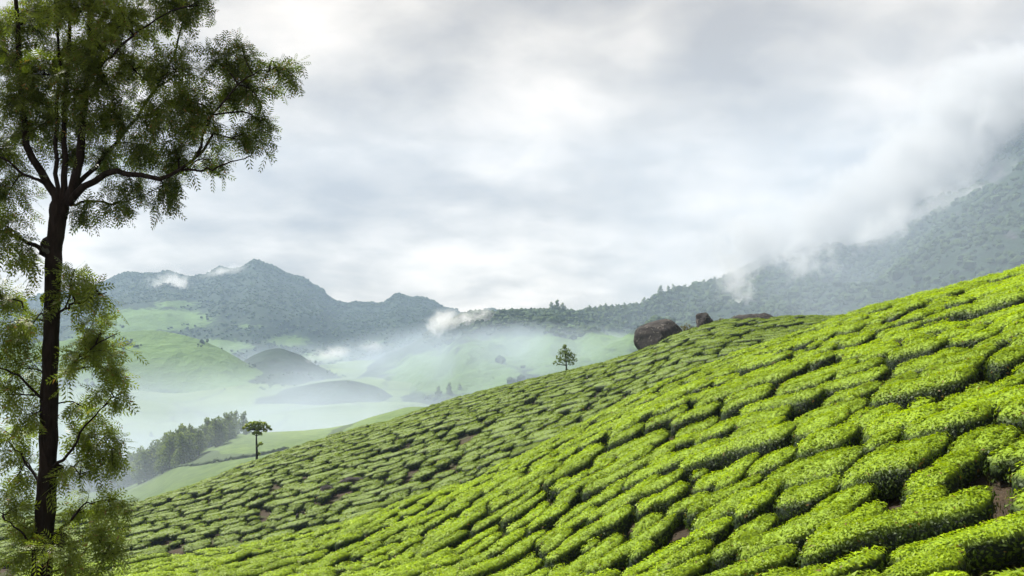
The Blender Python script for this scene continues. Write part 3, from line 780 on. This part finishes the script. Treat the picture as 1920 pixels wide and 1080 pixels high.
# -- two lone trees on the crest of the second slope
k = 143/F_PX
x, y, z = at(481, 866, 143); z = float(ground_z(x, y)) - 0.1
simple_tree('lone_tree', (x, y, z), [(0,0,-0.3),(0.05,0,2.2),(-0.05,0.1,4.2),(0.05,0,5.6)], 0.22,
            [(0.0,0.1,6.25,0.5),(0.85,-0.1,6.1,0.42),(-0.85,0.1,6.1,0.42),(0.2,0,5.75,0.42),(-0.2,0,6.7,0.42),(-0.9,0.2,6.6,0.4),(-1.5,0.2,6.35,0.38),(-1.9,-0.2,6.0,0.3),(0.5,-0.2,6.75,0.42),(1.2,0.2,6.5,0.42),(1.8,0,6.1,0.36),(2.15,0.1,5.75,0.28),(-1.2,0,5.7,0.34),(1.3,0.1,5.6,0.34),(-0.6,0.3,5.9,0.4),(0.5,0.2,5.9,0.42),(0.1,-0.3,5.3,0.38),(-0.5,0,5.1,0.28),(0.6,0,5.0,0.28),(0.65,0.1,3.5,0.32),(0.3,0,3.3,0.22),(0.35,0,2.0,0.24)],
            0.30, 1700, M_OAK, 'slim tree with a flat umbrella crown standing alone on the tea slope beside the valley', young_lit=1.0, seed=5)
x, y, z = at(1062, 702, 158); z = float(ground_z(x, y)) - 0.1
simple_tree('lone_tree', (x, y, z), [(0,0,-0.3),(0.0,0,1.4),(-0.1,0.1,3.2),(-0.3,0,5.2)], 0.16,
            [(-0.35,0,5.3,0.45),(-0.3,0.1,4.7,0.65),(-0.9,0,4.3,0.55),(0.4,0.2,4.3,0.65),(-0.3,-0.5,3.9,0.8),(1.0,0,3.7,0.65),(-1.3,0.2,3.4,0.6),(0.3,0.5,3.3,0.9),(1.5,0.1,3.0,0.5),(-0.8,-0.4,2.8,0.7),(-2.0,0,2.5,0.4),(0.8,-0.3,2.5,0.6),(-1.4,0.1,2.2,0.35),(0.1,0,1.4,0.25),(-0.3,0,0.8,0.25)],
            0.30, 1000, M_GROVE, 'small bushy tree with a pointed crown on the slope crest below the boulder', young_lit=0.5, seed=8)
# -- scrub round the boulders
for (u, v, Y, r, h, lb) in ((1288,614,147,1.7,1.5,'dry olive scrub between the huge boulder and the small upright one'), (1352,601,149,1.1,0.9,'low dark shrub just right of the small upright boulder'), (1384,612,142,1.2,1.0,'dark shrub against the low end of the flat reddish rock'), (1440,600,143,1.1,0.7,'thin dark shrub at the upper end of the flat reddish rock'), (1272,620,146,1.2,1.0,'scrub tuft at the foot of the huge boulder on its uphill side')):
    x, y, z = at(u, v, Y); z = float(ground_z(x, y)) + 0.05
    simple_tree('shrub', (x, y, z), [(0,0,-0.2),(0.05,0,h*0.5),(0,0,h)], 0.06, [(-r*0.5,0,h*0.75,r*0.45),(r*0.45,0.2,h*0.7,r*0.5),(0,-0.2,h,r*0.5),(0.1,0.3,h*0.6,r*0.5)], 0.22, 420, M_SCRUB, lb, 'shrub', seed=int(u), young_lit=0.5)

# -- the grove on the field beyond, every tree a copy of one of five
def copy_tree(src, loc, rz, s, label, group):
    r = src.copy(); COL.objects.link(r); r.location = loc; r.rotation_euler = (0, 0, rz); r.scale = (s, s, s*random.uniform(0.95, 1.1))
    r['label'] = label; r['group'] = group
    for ch in src.children:
        c = ch.copy(); COL.objects.link(c); c.parent = r
    return r
GROVE_LABEL = 'bluish tree inside the dense grove, behind the front-edge trees'
GROVE = 'trees of the grove beyond the slope'
protos = []
ORD = 'first second third fourth fifth sixth seventh eighth ninth tenth eleventh twelfth thirteenth fourteenth fifteenth sixteenth seventeenth eighteenth nineteenth'.split()
def grove():
    rng = random.Random(4); spots = []
    edge = [(462,811),(450,814),(437,820),(424,826),(410,834),(396,842),(380,851),(364,859),(348,867),(332,874),(314,883),(296,892),(278,900),(258,908),(236,914),(214,918),(192,920),(168,923),(140,927)]
    for i, (u, v) in enumerate(edge):
        q = on_ground(u, v, 190, 420)
        for r in range(5):
            Y = q[1] + r*6 + rng.uniform(-3, 3); x = q[0]*Y/q[1]*1.0 + rng.uniform(-1.6, 1.6) - r*1.2
            spots.append((x, Y, 6.6 + min(i, 8)*0.40 + rng.uniform(-1.3, 1.3), i, r))
    for i, (x, Y, h, e, r) in enumerate(spots):
        z = float(ground_z(x, Y)) - 0.2
        lb = f'front-edge grove tree, {ORD[e]} counting down the slope from its upper end' if r == 0 else GROVE_LABEL
        if e == 0 and r == 0: lb = 'end tree of the grove, at its upper edge, thin trunk showing against the pale field'
        if i < 5:
            w = [0.29, 0.33, 0.27, 0.31, 0.35][i]*8; cl = []
            for j in range(9):
                f = j/8; a = j*2.4
                cl.append((math.cos(a)*w*0.5*(1-f*0.6), math.sin(a)*w*0.5*(1-f*0.6), 8*(0.17 + 0.72*f), w*(0.62 - 0.3*f)))
            o = simple_tree('grove_tree', (x, Y, z), [(0,0,-0.5),(0.1,0,3),(0,0.1,7.4)], 0.17, cl, 0.62, 900, M_GROVE, lb, 'tree', GROVE, young_lit=0.45, seed=60 + i, squash=1.0)
            protos.append(o)
            o.scale = (h/8,)*3
        else:
            copy_tree(protos[i % 5], (x, Y, z), rng.uniform(0, 6.28), h/8, lb, GROVE)
grove()
# -- small far trees in the valley haze
for (u, v, hpx, Y, lb) in ((680,778,13,560,'tiny round tree alone on the pale valley field'), (463,838,28,300,'faint small tree on the field just behind the umbrella-crowned tree'),
                           (822,742,22,800,'hazy tree at the lower end of the valley tree clump beyond the slope'), (842,738,26,820,'taller hazy tree in the valley clump beyond the slope'), (862,736,22,830,'hazy tree at the upper end of the valley clump beyond the slope'), (925,722,20,850,'faint tree by itself in the haze just above the slope crest'),
                           (283,782,12,620,'faint lone tree in the valley mist behind the big tree'), (710,742,10,860,'tiny dark tree at the end of the low misty mound'), (652,716,8,935,'tiny tree on top of the low misty mound')):
    x, y, z = at(u, v, Y); z = float(ground_z(x, y))
    if 'mound' in lb: z = -(v + 2 - HY)/F_PX*Y - 1.0
    if Y >= 800 and u > 780: z = max(z, -(v - HY)/F_PX*Y - 2)
    copy_tree(protos[int(u) % 5], (x, y, z), u, hpx*Y/F_PX/8, lb, None)

# -- trees on the skyline ridge
def hill_top(name, px):
    h = HILLS[name]; i = np.argmin(np.abs(h['px'][:, 0] - px)); j = np.argmin(np.abs(h['T'][i] - 0.985))
    return h['X'][i, j], h['Y'][i, j], h['Z'][i, j]
rr = random.Random(8)
for i_, (u, s) in enumerate(((1033,1.5),(1042,1.9),(1053,1.6),(1061,1.2),(1098,1.1),(1108,1.3),(1118,1.1),(1128,1.4),(1137,1.5),(1148,1.0),(1158,1.2),(1170,1.5),(1178,1.1),(1192,1.3),(1208,1.6),(1222,1.2),(1240,1.8),(1252,1.5),(1266,1.7),(1283,1.6),(1300,1.3),(1318,1.4),(1338,1.3))):
    x, y, z = hill_top('mountain_right', u)
    copy_tree(protos[int(u) % 5], (x, y, z - 0.8), rr.uniform(0, 6), s*1.3, f'hazy blue tree, {words(i_ + 1)} along the far wooded skyline counting rightward from the low dip', 'trees on the far skyline')

# -- forest on the mountains, far off and read as one mass
def forest(name, hill, n, size, keep, base, sub, seed):
    h = HILLS[hill]; rng = np.random.default_rng(seed)
    ok = h['front'] & (h['tea'] + 0.25*fbm(h['X']/60, h['Y']/60, octaves=3, seed=seed) < 0.45) & (h['rock'] < 0.4) & keep(h)
    ii, jj = np.nonzero(ok[:-1, :-1])
    A = np.abs((h['X'][ii+1, jj] - h['X'][ii, jj])*(h['Y'][ii, jj+1] - h['Y'][ii, jj])); p = A/A.sum()
    # more of the trees near the crest, where they draw the skyline
    p = p*(1 + 4*(h['T'][ii, jj] > 0.95)); p /= p.sum()
    k = rng.choice(len(ii), n, p=p); i, j = ii[k], jj[k]; a, b = rng.random(n), rng.random(n)
    def lerp(F): return (F[i, j]*(1-a) + F[i+1, j]*a)*(1-b) + (F[i, j+1]*(1-a) + F[i+1, j+1]*a)*b
    P = np.stack([lerp(h['X']), lerp(h['Y']), lerp(h['Z'])], 1)
    s = size*rng.lognormal(0, 0.24, n)
    BV, BT = sub; m = len(BV)
    V = np.repeat(BV[None], n, 0)*(1 + rng.normal(0, 0.2, (n, m)))[..., None]
    V = V*np.stack([s*rng.uniform(0.4, 0.62, n), s*rng.uniform(0.4, 0.62, n), s*rng.uniform(0.34, 0.54, n)], 1)[:, None] + (P + np.stack([0*s, 0*s, s*0.28], 1))[:, None]
    T = (BT[None] + (np.arange(n)*m)[:, None, None]).reshape(-1, 3)
    yg = np.repeat(np.clip(rng.normal(0.35, 0.13, n), 0, 1), m)
    o = link(name, make_mesh(name, V.reshape(-1, 3), [T], M_FOREST, [0], [False], {'young_lit': yg})); tag(o, base, 'forest', kind='stuff')
forest('forest', 'mountain_left', 15000, 5.4, lambda h: h['px'] > -150, 'blue green forest covering the peaked mountain across the valley', ICO1, 3)
forest('forest', 'mountain_right', 18000, 6.0, lambda h: (h['px'] > 790) & (h['px'] < 2150), 'hazy forest on the long ridge and cloud-hidden mountain behind the tea slope', ICO1, 4)

def scattered(hill, n, size, label, seed):
    h = HILLS[hill]; rng = np.random.default_rng(seed); ok = h['front'] & (fbm(h['X']/45, h['Y']/45, octaves=3, seed=seed) > 0.35); ii, jj = np.nonzero(ok[:-1, :-1]); k = rng.choice(len(ii), n); i, j = ii[k], jj[k]
    P = np.stack([h['X'][i, j], h['Y'][i, j], h['Z'][i, j]], 1) + rng.normal(0, 3, (n, 3))*np.array([1, 1, 0]); s = size*rng.lognormal(0, 0.3, n); BV, BT = ICO1; m = len(BV)
    V = np.repeat(BV[None], n, 0)*(1 + rng.normal(0, 0.2, (n, m)))[..., None]*(s[:, None, None]*0.5) + (P + np.stack([0*s, 0*s, s*0.35], 1))[:, None]
    T = (BT[None] + (np.arange(n)*m)[:, None, None]).reshape(-1, 3)
    o = link('shrubbery', make_mesh('shrubbery', V.reshape(-1, 3), [T], M_FOREST, [0], [False], {'young_lit': np.repeat(rng.random(n)*0.6, m)})); tag(o, label, 'shrubbery', kind='stuff')
scattered('spur_hill', 260, 3.2, 'dark specks of trees and shrubs on the pale green spur', 5)
scattered('mound_hill', 160, 2.6, 'specks of shrubs on the misty mound', 6)
# ------------------------------------------------------------------ the big tree in front
def big_tree():
    D = 13.0; rng = np.random.default_rng(77); rnd = random.Random(77)
    def p(px, row, dy=0.0): return np.array(at(px, row, D + dy))
    k = D/F_PX
    foot = p(70, 1230); foot[2] = float(ground_z(foot[0], foot[1])) - 0.3
    root = bpy.data.objects.new('silver_oak_tree', None); COL.objects.link(root); root.location = tuple(foot)
    tag(root, 'tall dark-trunked tree with feathery drooping leaves, the big one close by', 'tree')
    wood = Soup(); limbs = []
    def limb(pts, w0, w1, n=14, sides=8, wig=0.012):
        P = bez([p(*q) for q in pts], n)
        P[1:-1] += rng.normal(0, wig, (n-2, 3)); R = np.linspace(w0, w1, n)*k/2
        wood.tube(P - foot, R, sides); limbs.append((P, R)); return P
    tr = bez([foot, p(78,1085), p(84,980), p(90,860), p(93,720), p(97,600), p(100,500), p(106,430), p(113,375)], 40)
    tw = np.interp(np.linspace(0, 1, 40), [0, 0.12, 0.3, 0.55, 0.8, 0.88, 0.96, 1], [54, 38, 35, 31, 28, 30, 35, 30])
    tw = tw*(1 + 0.06*rng.normal(0, 1, 40)); wood.tube(tr - foot, tw*k/2, 12); limbs.append((tr, tw*k/2))
    for (u, v, s) in ((118,1010,20),(82,465,26),(118,880,14),(75,560,12),(112,655,12)):           # burls
        V, T = ICO2; c = p(u - 8 if u > 95 else u + 8, v) - foot
        wood.add(V*(1 + 0.15*rng.normal(0, 1, (len(V), 1)))*np.array([s, s, s*1.2])*k*0.62 + c, None, T)
    # main limbs (column, row, nearer or farther)
    limb([(108,385),(88,340),(58,290),(44,220),(36,120),(30,0),(20,-160)], 17.3, 5.1)
    limb([(112,380),(104,310),(106,230),(112,130),(104,20),(100,-200)], 9.0, 3.0)
    limb([(116,378),(122,310),(120,220),(126,120),(132,0),(140,-220)], 12.8, 4.1)
    limb([(124,380),(146,320),(154,250),(160,170),(168,60),(176,-60),(190,-300)], 18.5, 4.6)
    limb([(128,382),(150,352,-.1),(185,335,-.2),(215,322,-.3),(250,328,-.35),(300,332,-.4),(335,320,-.4),(365,295,-.5),(400,250,-.5)], 15.0, 4.1)
    limb([(335,320,-.4),(390,318,-.5),(430,305,-.5),(470,292,-.6)], 4.6, 1.5)
    limb([(365,295,-.5),(390,230,-.4),(430,180,-.4),(470,140,-.4),(520,125,-.5)], 5.2, 1.5)
    limb([(140,350,.1),(190,300,.3),(240,240,.4),(290,170,.5),(330,90,.5),(350,10,.5)], 9.3, 2.5)
    limb([(160,160,0),(200,110,-.3),(260,60,-.4),(320,20,-.5)], 7.0, 2.0)
    limb([(130,384,.2),(170,378,.2),(215,382,.3),(255,370,.3),(300,350,.3)], 5.8, 1.5)
    limb([(165,60,0),(220,0,.4),(260,-90,.5)], 5.8, 2.0)
    limb([(90,345,0),(50,330,-.2),(10,300,-.3),(-60,270,-.3)], 7.0, 2.0)
    limb([(96,480),(70,465,-.1),(40,450,-.3),(0,430,-.3),(-50,425,-.3)], 10.4, 2.0)
    limb([(98,600),(130,572,-.2),(165,562,-.3),(200,548,-.4)], 5.8, 1.5)
    limb([(96,610),(60,590,.2),(20,560,.2),(-40,560,.3)], 5.2, 1.5)
    limb([(94,720),(130,690,-.2),(175,650,-.3),(220,625,-.4)], 5.8, 1.5)
    limb([(92,760),(50,720,-.3),(10,690,-.5),(-40,690,-.5)], 5.8, 1.5)
    limb([(92,880),(130,850,-.3),(165,790,-.4),(205,755,-.5)], 7.0, 1.5)
    limb([(90,900),(130,880,.2),(180,850,.3),(225,850,.3)], 5.2, 1.5)
    limb([(90,920),(50,870,.2),(15,830,.3),(-30,820,.3)], 5.8, 1.5)
    limb([(86,1010),(125,985,-.2),(170,940,-.3),(215,935,-.4)], 5.2, 1.5)
    limb([(84,1050),(40,1000,-.3),(0,960,-.4)], 5.2, 1.5)
    limb([(82,1080),(130,1060,.2),(180,1020,.3),(220,1020,.3)], 4.6, 1.5)
    # foliage masses: column, row, radius in pixels of the photograph, how fresh, with lit patches of the crown put in as fresher
    mass = [(60,40,85,.55),(150,20,85,.7),(235,45,80,.85),(320,20,60,.4),(375,10,34,.3),(120,110,65,.7),(250,130,75,.6),(330,130,62,.35),(405,115,42,.3),(462,112,44,.3),(520,135,38,.3),
            (430,190,52,.3),(482,180,40,.3),(470,262,40,.25),(495,235,22,.25),(380,235,55,.3),(300,220,68,.35),(215,210,62,.35),(338,290,52,.25),(270,290,52,.25),(408,300,30,.25),(310,375,28,.25),(330,350,28,.25),(212,385,30,.25),(185,300,45,.25),
            (250,360,34,.25),(20,110,65,.4),(30,200,58,.45),(5,280,58,.35),(15,360,44,.35),(75,190,42,.4),(60,255,36,.35),(160,400,18,.2),
            (15,430,46,.45),(35,490,42,.5),(140,505,38,.45),(180,545,34,.45),(20,560,48,.5),(125,560,28,.5),(10,630,48,.55),(60,610,30,.5),
            (150,620,42,.55),(195,625,32,.55),(205,665,36,.55),(155,680,44,.6),(40,690,48,.65),(10,740,44,.6),(225,700,26,.6),(215,745,32,.6),(165,770,40,.65),(60,780,32,.75),(25,820,46,.7),(150,820,44,.65),(195,820,38,.65),(215,865,22,.6),
            (35,890,46,.7),(150,890,44,.7),(205,945,34,.7),(160,960,42,.75),(25,960,46,.75),(60,1000,40,.8),(120,1030,44,.8),(190,1010,40,.75),(30,1050,46,.8),(210,1040,26,.75),(150,1075,42,.8),
            (105,230,46,.35),(155,235,42,.35),(130,165,52,.45),(70,140,52,.45),(178,95,58,.55),(128,292,22,.25),(200,160,50,.4),(350,190,45,.3),(60,-90,110,.4),(190,-80,120,.4),(320,-80,90,.4),(120,-220,130,.4),(-80,60,90,.4),(-90,250,90,.4),(-80,450,70,.5),(-80,650,70,.6),(-70,850,70,.7)]
    allP = np.concatenate([P for P, R in limbs]); allR = np.concatenate([R for P, R in limbs])
    FP, FD, FS, FY = [], [], [], []
    for (u, v, r, yg) in mass:
        c = p(u, v, rng.uniform(-0.5, 0.5)); rm = r*k
        thin = allR < 0.09
        cand = allP[thin]; j = np.argmin(np.linalg.norm(cand - c, axis=1) + 0.6*np.maximum(cand[:, 2] - c[2], 0)); a = cand[j]
        m = (a + c)/2 + rng.normal(0, 0.05, 3) + np.array([0, 0, 0.08])
        B = bez([a, m, c], 8); wood.tube(B - foot, np.linspace(0.014, 0.007, 8), 5)
        low = v > 430; ntw = max(8, int((11 if low else 18)*(r/45.0)**1.5)); sp_ = 1.5 if low else 1.4
        for q in range(ntw):
            d = unit(rng.normal(0, 1, 3)*np.array([1, 1.1, 0.85])); e = c + d*rm*rng.uniform(0.35, sp_)
            s = B[rnd.randint(3, 7)]
            mm = (s + e)/2 + np.array([0, 0, 0.05]) + rng.normal(0, 0.03, 3)
            Tw = bez([s, mm, e - np.array([0, 0, 0.04])], 7); wood.tube(Tw - foot, np.linspace(0.0055, 0.002, 7), 3)
            for f in range(12):
                t = 1.2 + 4.8*(f/11.0); i = int(min(t, 5)); P0 = Tw[i] + (Tw[i+1] - Tw[i])*(t - i)
                tan = unit(Tw[i+1] - Tw[i]); side = unit(np.cross(tan, rng.normal(0, 1, 3)))
                FP.append(P0); FD.append(unit(tan*0.7 + side*0.9 + np.array([0, 0, -0.12]))); FS.append(rng.uniform(0.15, 0.26)*(1.15 if low else 1.0)); FY.append(np.clip(yg + (0.15 if low else 0.0) + rng.normal(0, 0.15), 0, 1))
    link('trunk', wood.mesh('trunk', M_BARK), root)
    # a feathery leaf: leaflets in pairs along a rib
    tv = []
    for i in range(5):
        f = 0.08 + 0.18*i; l = 0.42*math.sin(math.pi*min(0.15 + 0.78*f, 1))*(1 - 0.25*f)
        for sg in (-1, 1):
            dx, dy = 0.62, 0.78*sg
            b0 = np.array([f, 0, 0]); tip = np.array([f + l*dx, l*dy, -0.10*l]); w = 0.05
            mid = b0*0.6 + tip*0.4; pr = np.array([-dy, dx, 0])*w
            tv.append([mid + pr, tip, mid - pr - np.array([dx, dy, 0])*l*0.3])
    tv.append([np.array([0, 0.012, 0]), np.array([1.05, 0, -0.03]), np.array([0, -0.012, 0])])
    TVt = np.array(tv).reshape(-1, 3); nq = len(tv)
    FP, FD, FS, FY = np.array(FP), np.array(FD), np.array(FS), np.array(FY); n = len(FP)
    X = FD; nn = unit(rng.normal(0, 0.55, (n, 3)) + np.array([0, 0, 1.0])); Yv = unit(np.cross(nn, X)); Zv = np.cross(X, Yv)
    bend = TVt[:, 0]**2*(-0.15)
    L = TVt.copy()
    V = FP[:, None] + FS[:, None, None]*(L[None, :, 0:1]*X[:, None] + L[None, :, 1:2]*Yv[:, None] + (L[:, 2])[None, :, None]*Zv[:, None])
    V[:, :, 2] += FS[:, None]*bend[None]
    print('fronds', n, 'leaflets', n*nq)
    V = V.reshape(-1, 3) - foot
    link('crown', make_mesh('crown', V, [np.arange(len(V)).reshape(-1, 3)], M_OAK, [0], [False], {'young_lit': np.repeat(FY, nq*3)}), root)
big_tree()

def field_hedge():
    pts = [on_ground(u, v, 190, 420) for u, v in ((300,884),(324,878),(360,873),(422,864),(489,853),(538,842))]
    P = bez(np.array(pts), 90); P[:, 2] = ground_z(P[:, 0], P[:, 1]); rng = np.random.default_rng(6)
    sp = Soup(); W = np.stack([P[:, 0], P[:, 1], P[:, 2] + 0.25], 1) + rng.normal(0, 0.12, P.shape)
    sp.tube(W, 0.30 + 0.2*rng.random(90), 7)
    V, Q, yg = leaf_cloud(W, np.full(90, 0.5), np.full(90, 22), 0.4, rng, 0.1)
    sp.add(V, Q)
    yy = np.concatenate([np.full(90*7, 0.0), yg*0.4])
    o = link('hedge', sp.mesh('hedge', M_GROVE, True, {'young_lit': yy})); tag(o, 'dark thin hedge line crossing the pale field below the grove', 'hedge')
field_hedge()

def grass_and_litter():
    """Weeds and fallen leaves on the bare earth between the nearest bushes."""
    rng = np.random.default_rng(12); n = 9000
    q = on_ground(1880, 1085); X = rng.normal(q[0], 3.2, n); Y = rng.normal(q[1] + 1.2, 2.6, n); ok = Y > 9; X, Y = X[ok], Y[ok]; n = len(X)
    keep = fbm(X/0.7, Y/0.7, octaves=3, seed=8) > -0.15; X, Y = X[keep], Y[keep]; n = len(X)
    P = np.stack([X, Y, ground_z(X, Y)], 1)
    blade = rng.random(n) < 0.6
    a = rng.uniform(0, 6.28, n); h = np.where(blade, rng.uniform(0.06, 0.24, n), 0.012); ln = np.where(blade, rng.uniform(0.01, 0.06, n), rng.uniform(0.05, 0.1, n))
    d = np.stack([np.cos(a), np.sin(a), 0*a], 1); s = np.stack([-np.sin(a), np.cos(a), 0*a], 1)*np.where(blade, 0.010, 0.022)[:, None]
    up = np.array([0, 0, 1.0])
    V = np.stack([P + s, P + d*ln[:, None] + up*h[:, None], P - s + up*0.004], 1).reshape(-1, 3)
    o = link('grass', make_mesh('grass', V, [np.arange(len(V)).reshape(-1, 3)], M_SCRUB, [0], [False], {'young_lit': np.repeat(rng.random(n), 3)}))
    tag(o, 'sparse grass and dry leaf litter on bare soil by the lowest tea bushes', 'grass', kind='stuff')
grass_and_litter()
# ------------------------------------------------------------------ haze, valley mist and drifting cloud
def box_mesh(name, lo, hi):
    c = (np.array(lo) + np.array(hi))/2; h = (np.array(hi) - np.array(lo))/2
    V = np.array([[x, y, z] for z in (-1, 1) for y in (-1, 1) for x in (-1, 1)], float)
    Q = np.array([[0,2,3,1],[4,5,7,6],[0,1,5,4],[2,6,7,3],[0,4,6,2],[1,3,7,5]])
    me = make_mesh(name, V, [Q], [], None, [False]); o = link(name, me, None, tuple(c)); o.scale = tuple(h); return o
AIR = (0.56, 0.645, 0.78)
def haze():
    M = Mat('even_haze'); v = M.n('ShaderNodeVolumePrincipled'); v.inputs['Color'].default_value = (0.50, 0.67, 0.92, 1); v.inputs['Density'].default_value = HAZE; v.inputs['Anisotropy'].default_value = 0.0
    M.l(v.outputs[0], M.out.inputs['Volume'])
    o = box_mesh('haze', (-5200, -60, -100), (5200, 3500, 640)); o.data.materials.append(M.m); tag(o, 'pale blue haze filling the valley air', 'haze', kind='stuff')
HAZE = 0.000155
haze()
def mist_material(name, density, scale, lo, hi, color=(0.78, 0.785, 0.80), box=False, off=(0, 0, 0), detail=4, aniso=0.35):
    M = Mat(name)
    tc = M.n('ShaderNodeTexCoord')
    mp = M.n('ShaderNodeMapping'); mp.inputs['Location'].default_value = off; M.l(M.pos(), mp.inputs[0])
    nz = M.noise(scale, detail, 0.62, 0.9, mp.outputs[0])
    mr = M.n('ShaderNodeMapRange'); mr.interpolation_type = 'SMOOTHSTEP'; mr.inputs['From Min'].default_value = lo; mr.inputs['From Max'].default_value = hi
    if box:
        sp = M.n('ShaderNodeSeparateXYZ'); M.l(tc.outputs['Object'], sp.inputs[0])
        def fade(sock, w):
            return M.math('DIVIDE', M.math('SUBTRACT', 1.0, M.math('ABSOLUTE', sock)), w, clamp=True)
        top = M.math('POWER', M.math('MULTIPLY', M.math('SUBTRACT', 1.0, sp.outputs[2]), 0.5, clamp=True), 1.5)
        fall = M.math('MULTIPLY', M.math('MULTIPLY', fade(sp.outputs[0], 0.25), fade(sp.outputs[1], 0.22)), top)
        M.l(nz, mr.inputs[0]); d = M.math('MULTIPLY', M.math('ADD', 0.10, M.math('MULTIPLY', mr.outputs[0], 1.3)), fall)
    else:
        ln = M.n('ShaderNodeVectorMath', operation='LENGTH'); M.l(tc.outputs['Object'], ln.inputs[0])
        fall = M.math('SUBTRACT', 1.0, ln.outputs['Value'], clamp=True)
        M.l(M.math('ADD', nz, M.math('MULTIPLY', M.math('SUBTRACT', fall, 0.5), 0.42)), mr.inputs[0])
        d = M.math('MULTIPLY', mr.outputs[0], M.math('MULTIPLY', fall, 3.0, clamp=True))
    v = M.n('ShaderNodeVolumePrincipled'); v.inputs['Color'].default_value = (*color, 1); v.inputs['Anisotropy'].default_value = aniso
    M.l(M.math('MULTIPLY', d, density), v.inputs['Density']); M.l(v.outputs[0], M.out.inputs['Volume'])
    return M.m
def valley():
    o = box_mesh('mist', (-1500, 110, -84), (1100, 1900, -30)); o.data.materials.append(mist_material('valley_mist', VALLEY, 0.008, 0.35, 0.65, AIR, box=True, aniso=0.05))
    tag(o, 'pale blue mist lying over the valley floor', 'mist', kind='stuff')
VALLEY = 0.0032
valley()
def flank():
    o = box_mesh('mist', (60, 420, -70), (1700, 1720, 330)); o.data.materials.append(mist_material('flank_mist', FLANK, 0.006, 0.35, 0.65, AIR, box=True, aniso=0.05, off=(40, 9, 0)))
    tag(o, 'thin blue mist veiling the lower flank of the cloudy mountain', 'mist', kind='stuff')
FLANK = 0.0011
flank()
def grove_mist():
    o = box_mesh('mist', (-330, 175, -72), (60, 470, -14)); o.data.materials.append(mist_material('grove_mist', 0.014, 0.012, 0.35, 0.65, AIR, box=True, aniso=0.05, off=(7, 3, 0)))
    tag(o, 'thin mist round the grove on the field beyond the slope', 'mist', kind='stuff')
grove_mist()
def wisp(px, row, Y, w, h, depth, density, scale, lo, hi, label, rot=0.0, color=(0.78, 0.785, 0.80)):
    k = Y/F_PX; x, y, z = at(px, row, Y)
    V, T = ICO2
    o = link('mist', make_mesh('mist', V*1.0, [T], [mist_material('drifting_mist', density, scale, lo, hi, color)], [0], [True]), None, (x, y, z))
    o.scale = (w*k/2, depth/2, h*k/2); o.rotation_euler = (0, -rot, 0)
    tag(o, label, 'mist', kind='stuff')
WISPS = [(960,665,930,760,150,460,0.0040,0.010,0.25,0.60,'thin blue mist over the green slope below the low ridge',0.0,AIR),
         (832,604,1150,110,74,110,0.050,0.040,0.44,0.68,'bright puff of mist on the ridge between the two mountains',0.3),
         (895,600,1150,170,84,110,0.040,0.038,0.47,0.72,'thin mist trailing off the bright puff along the ridge',0.0),
         (620,664,1240,170,46,100,0.026,0.040,0.46,0.72,'thin white mist behind the misty mound',0.15),
         (700,650,1260,140,44,100,0.020,0.040,0.47,0.74,'faint end of the white mist behind the mound',-0.1),
         (318,530,2300,130,74,200,0.016,0.022,0.46,0.70,'mist patch on the shoulder of the peaked mountain',0.0),
         (425,508,2440,170,34,160,0.012,0.024,0.44,0.72,'streak of mist along the mountain ridge below its peak',0.25),
         (1385,545,1120,130,220,120,0.026,0.040,0.48,0.74,'pale wisp of mist rising in front of the wooded ridge',0.35),
         (1510,490,1150,230,160,120,0.026,0.036,0.48,0.74,'mist wisp hanging on the lower flank of the cloudy mountain',0.2),
         (1650,430,1250,260,120,160,0.020,0.028,0.46,0.74,'ragged mist drifting across the upper flank of the cloudy mountain',0.5),
         (1800,385,1260,380,190,180,0.009,0.022,0.42,0.74,'ragged mist trailing over the steep face below the summit cloud',0.6),
         (1455,462,1330,380,210,240,0.018,0.0190,0.37,0.62,'cloud lapping over the low shoulder of the mountain',0.4,(0.61, 0.62, 0.635)),
         (1600,402,1380,440,250,300,0.018,0.0170,0.36,0.62,'cloud lying along the middle shoulder of the mountain',0.5,(0.61, 0.62, 0.635)),
         (1740,318,1480,470,290,340,0.018,0.0150,0.35,0.60,'cloud rolling below the summit of the mountain',0.6,(0.61, 0.62, 0.635)),
         (1880,225,1540,560,360,380,0.020,0.0130,0.32,0.58,'cloud covering the summit of the mountain',0.5,(0.61, 0.62, 0.635))]
for wz in WISPS: wisp(*wz)
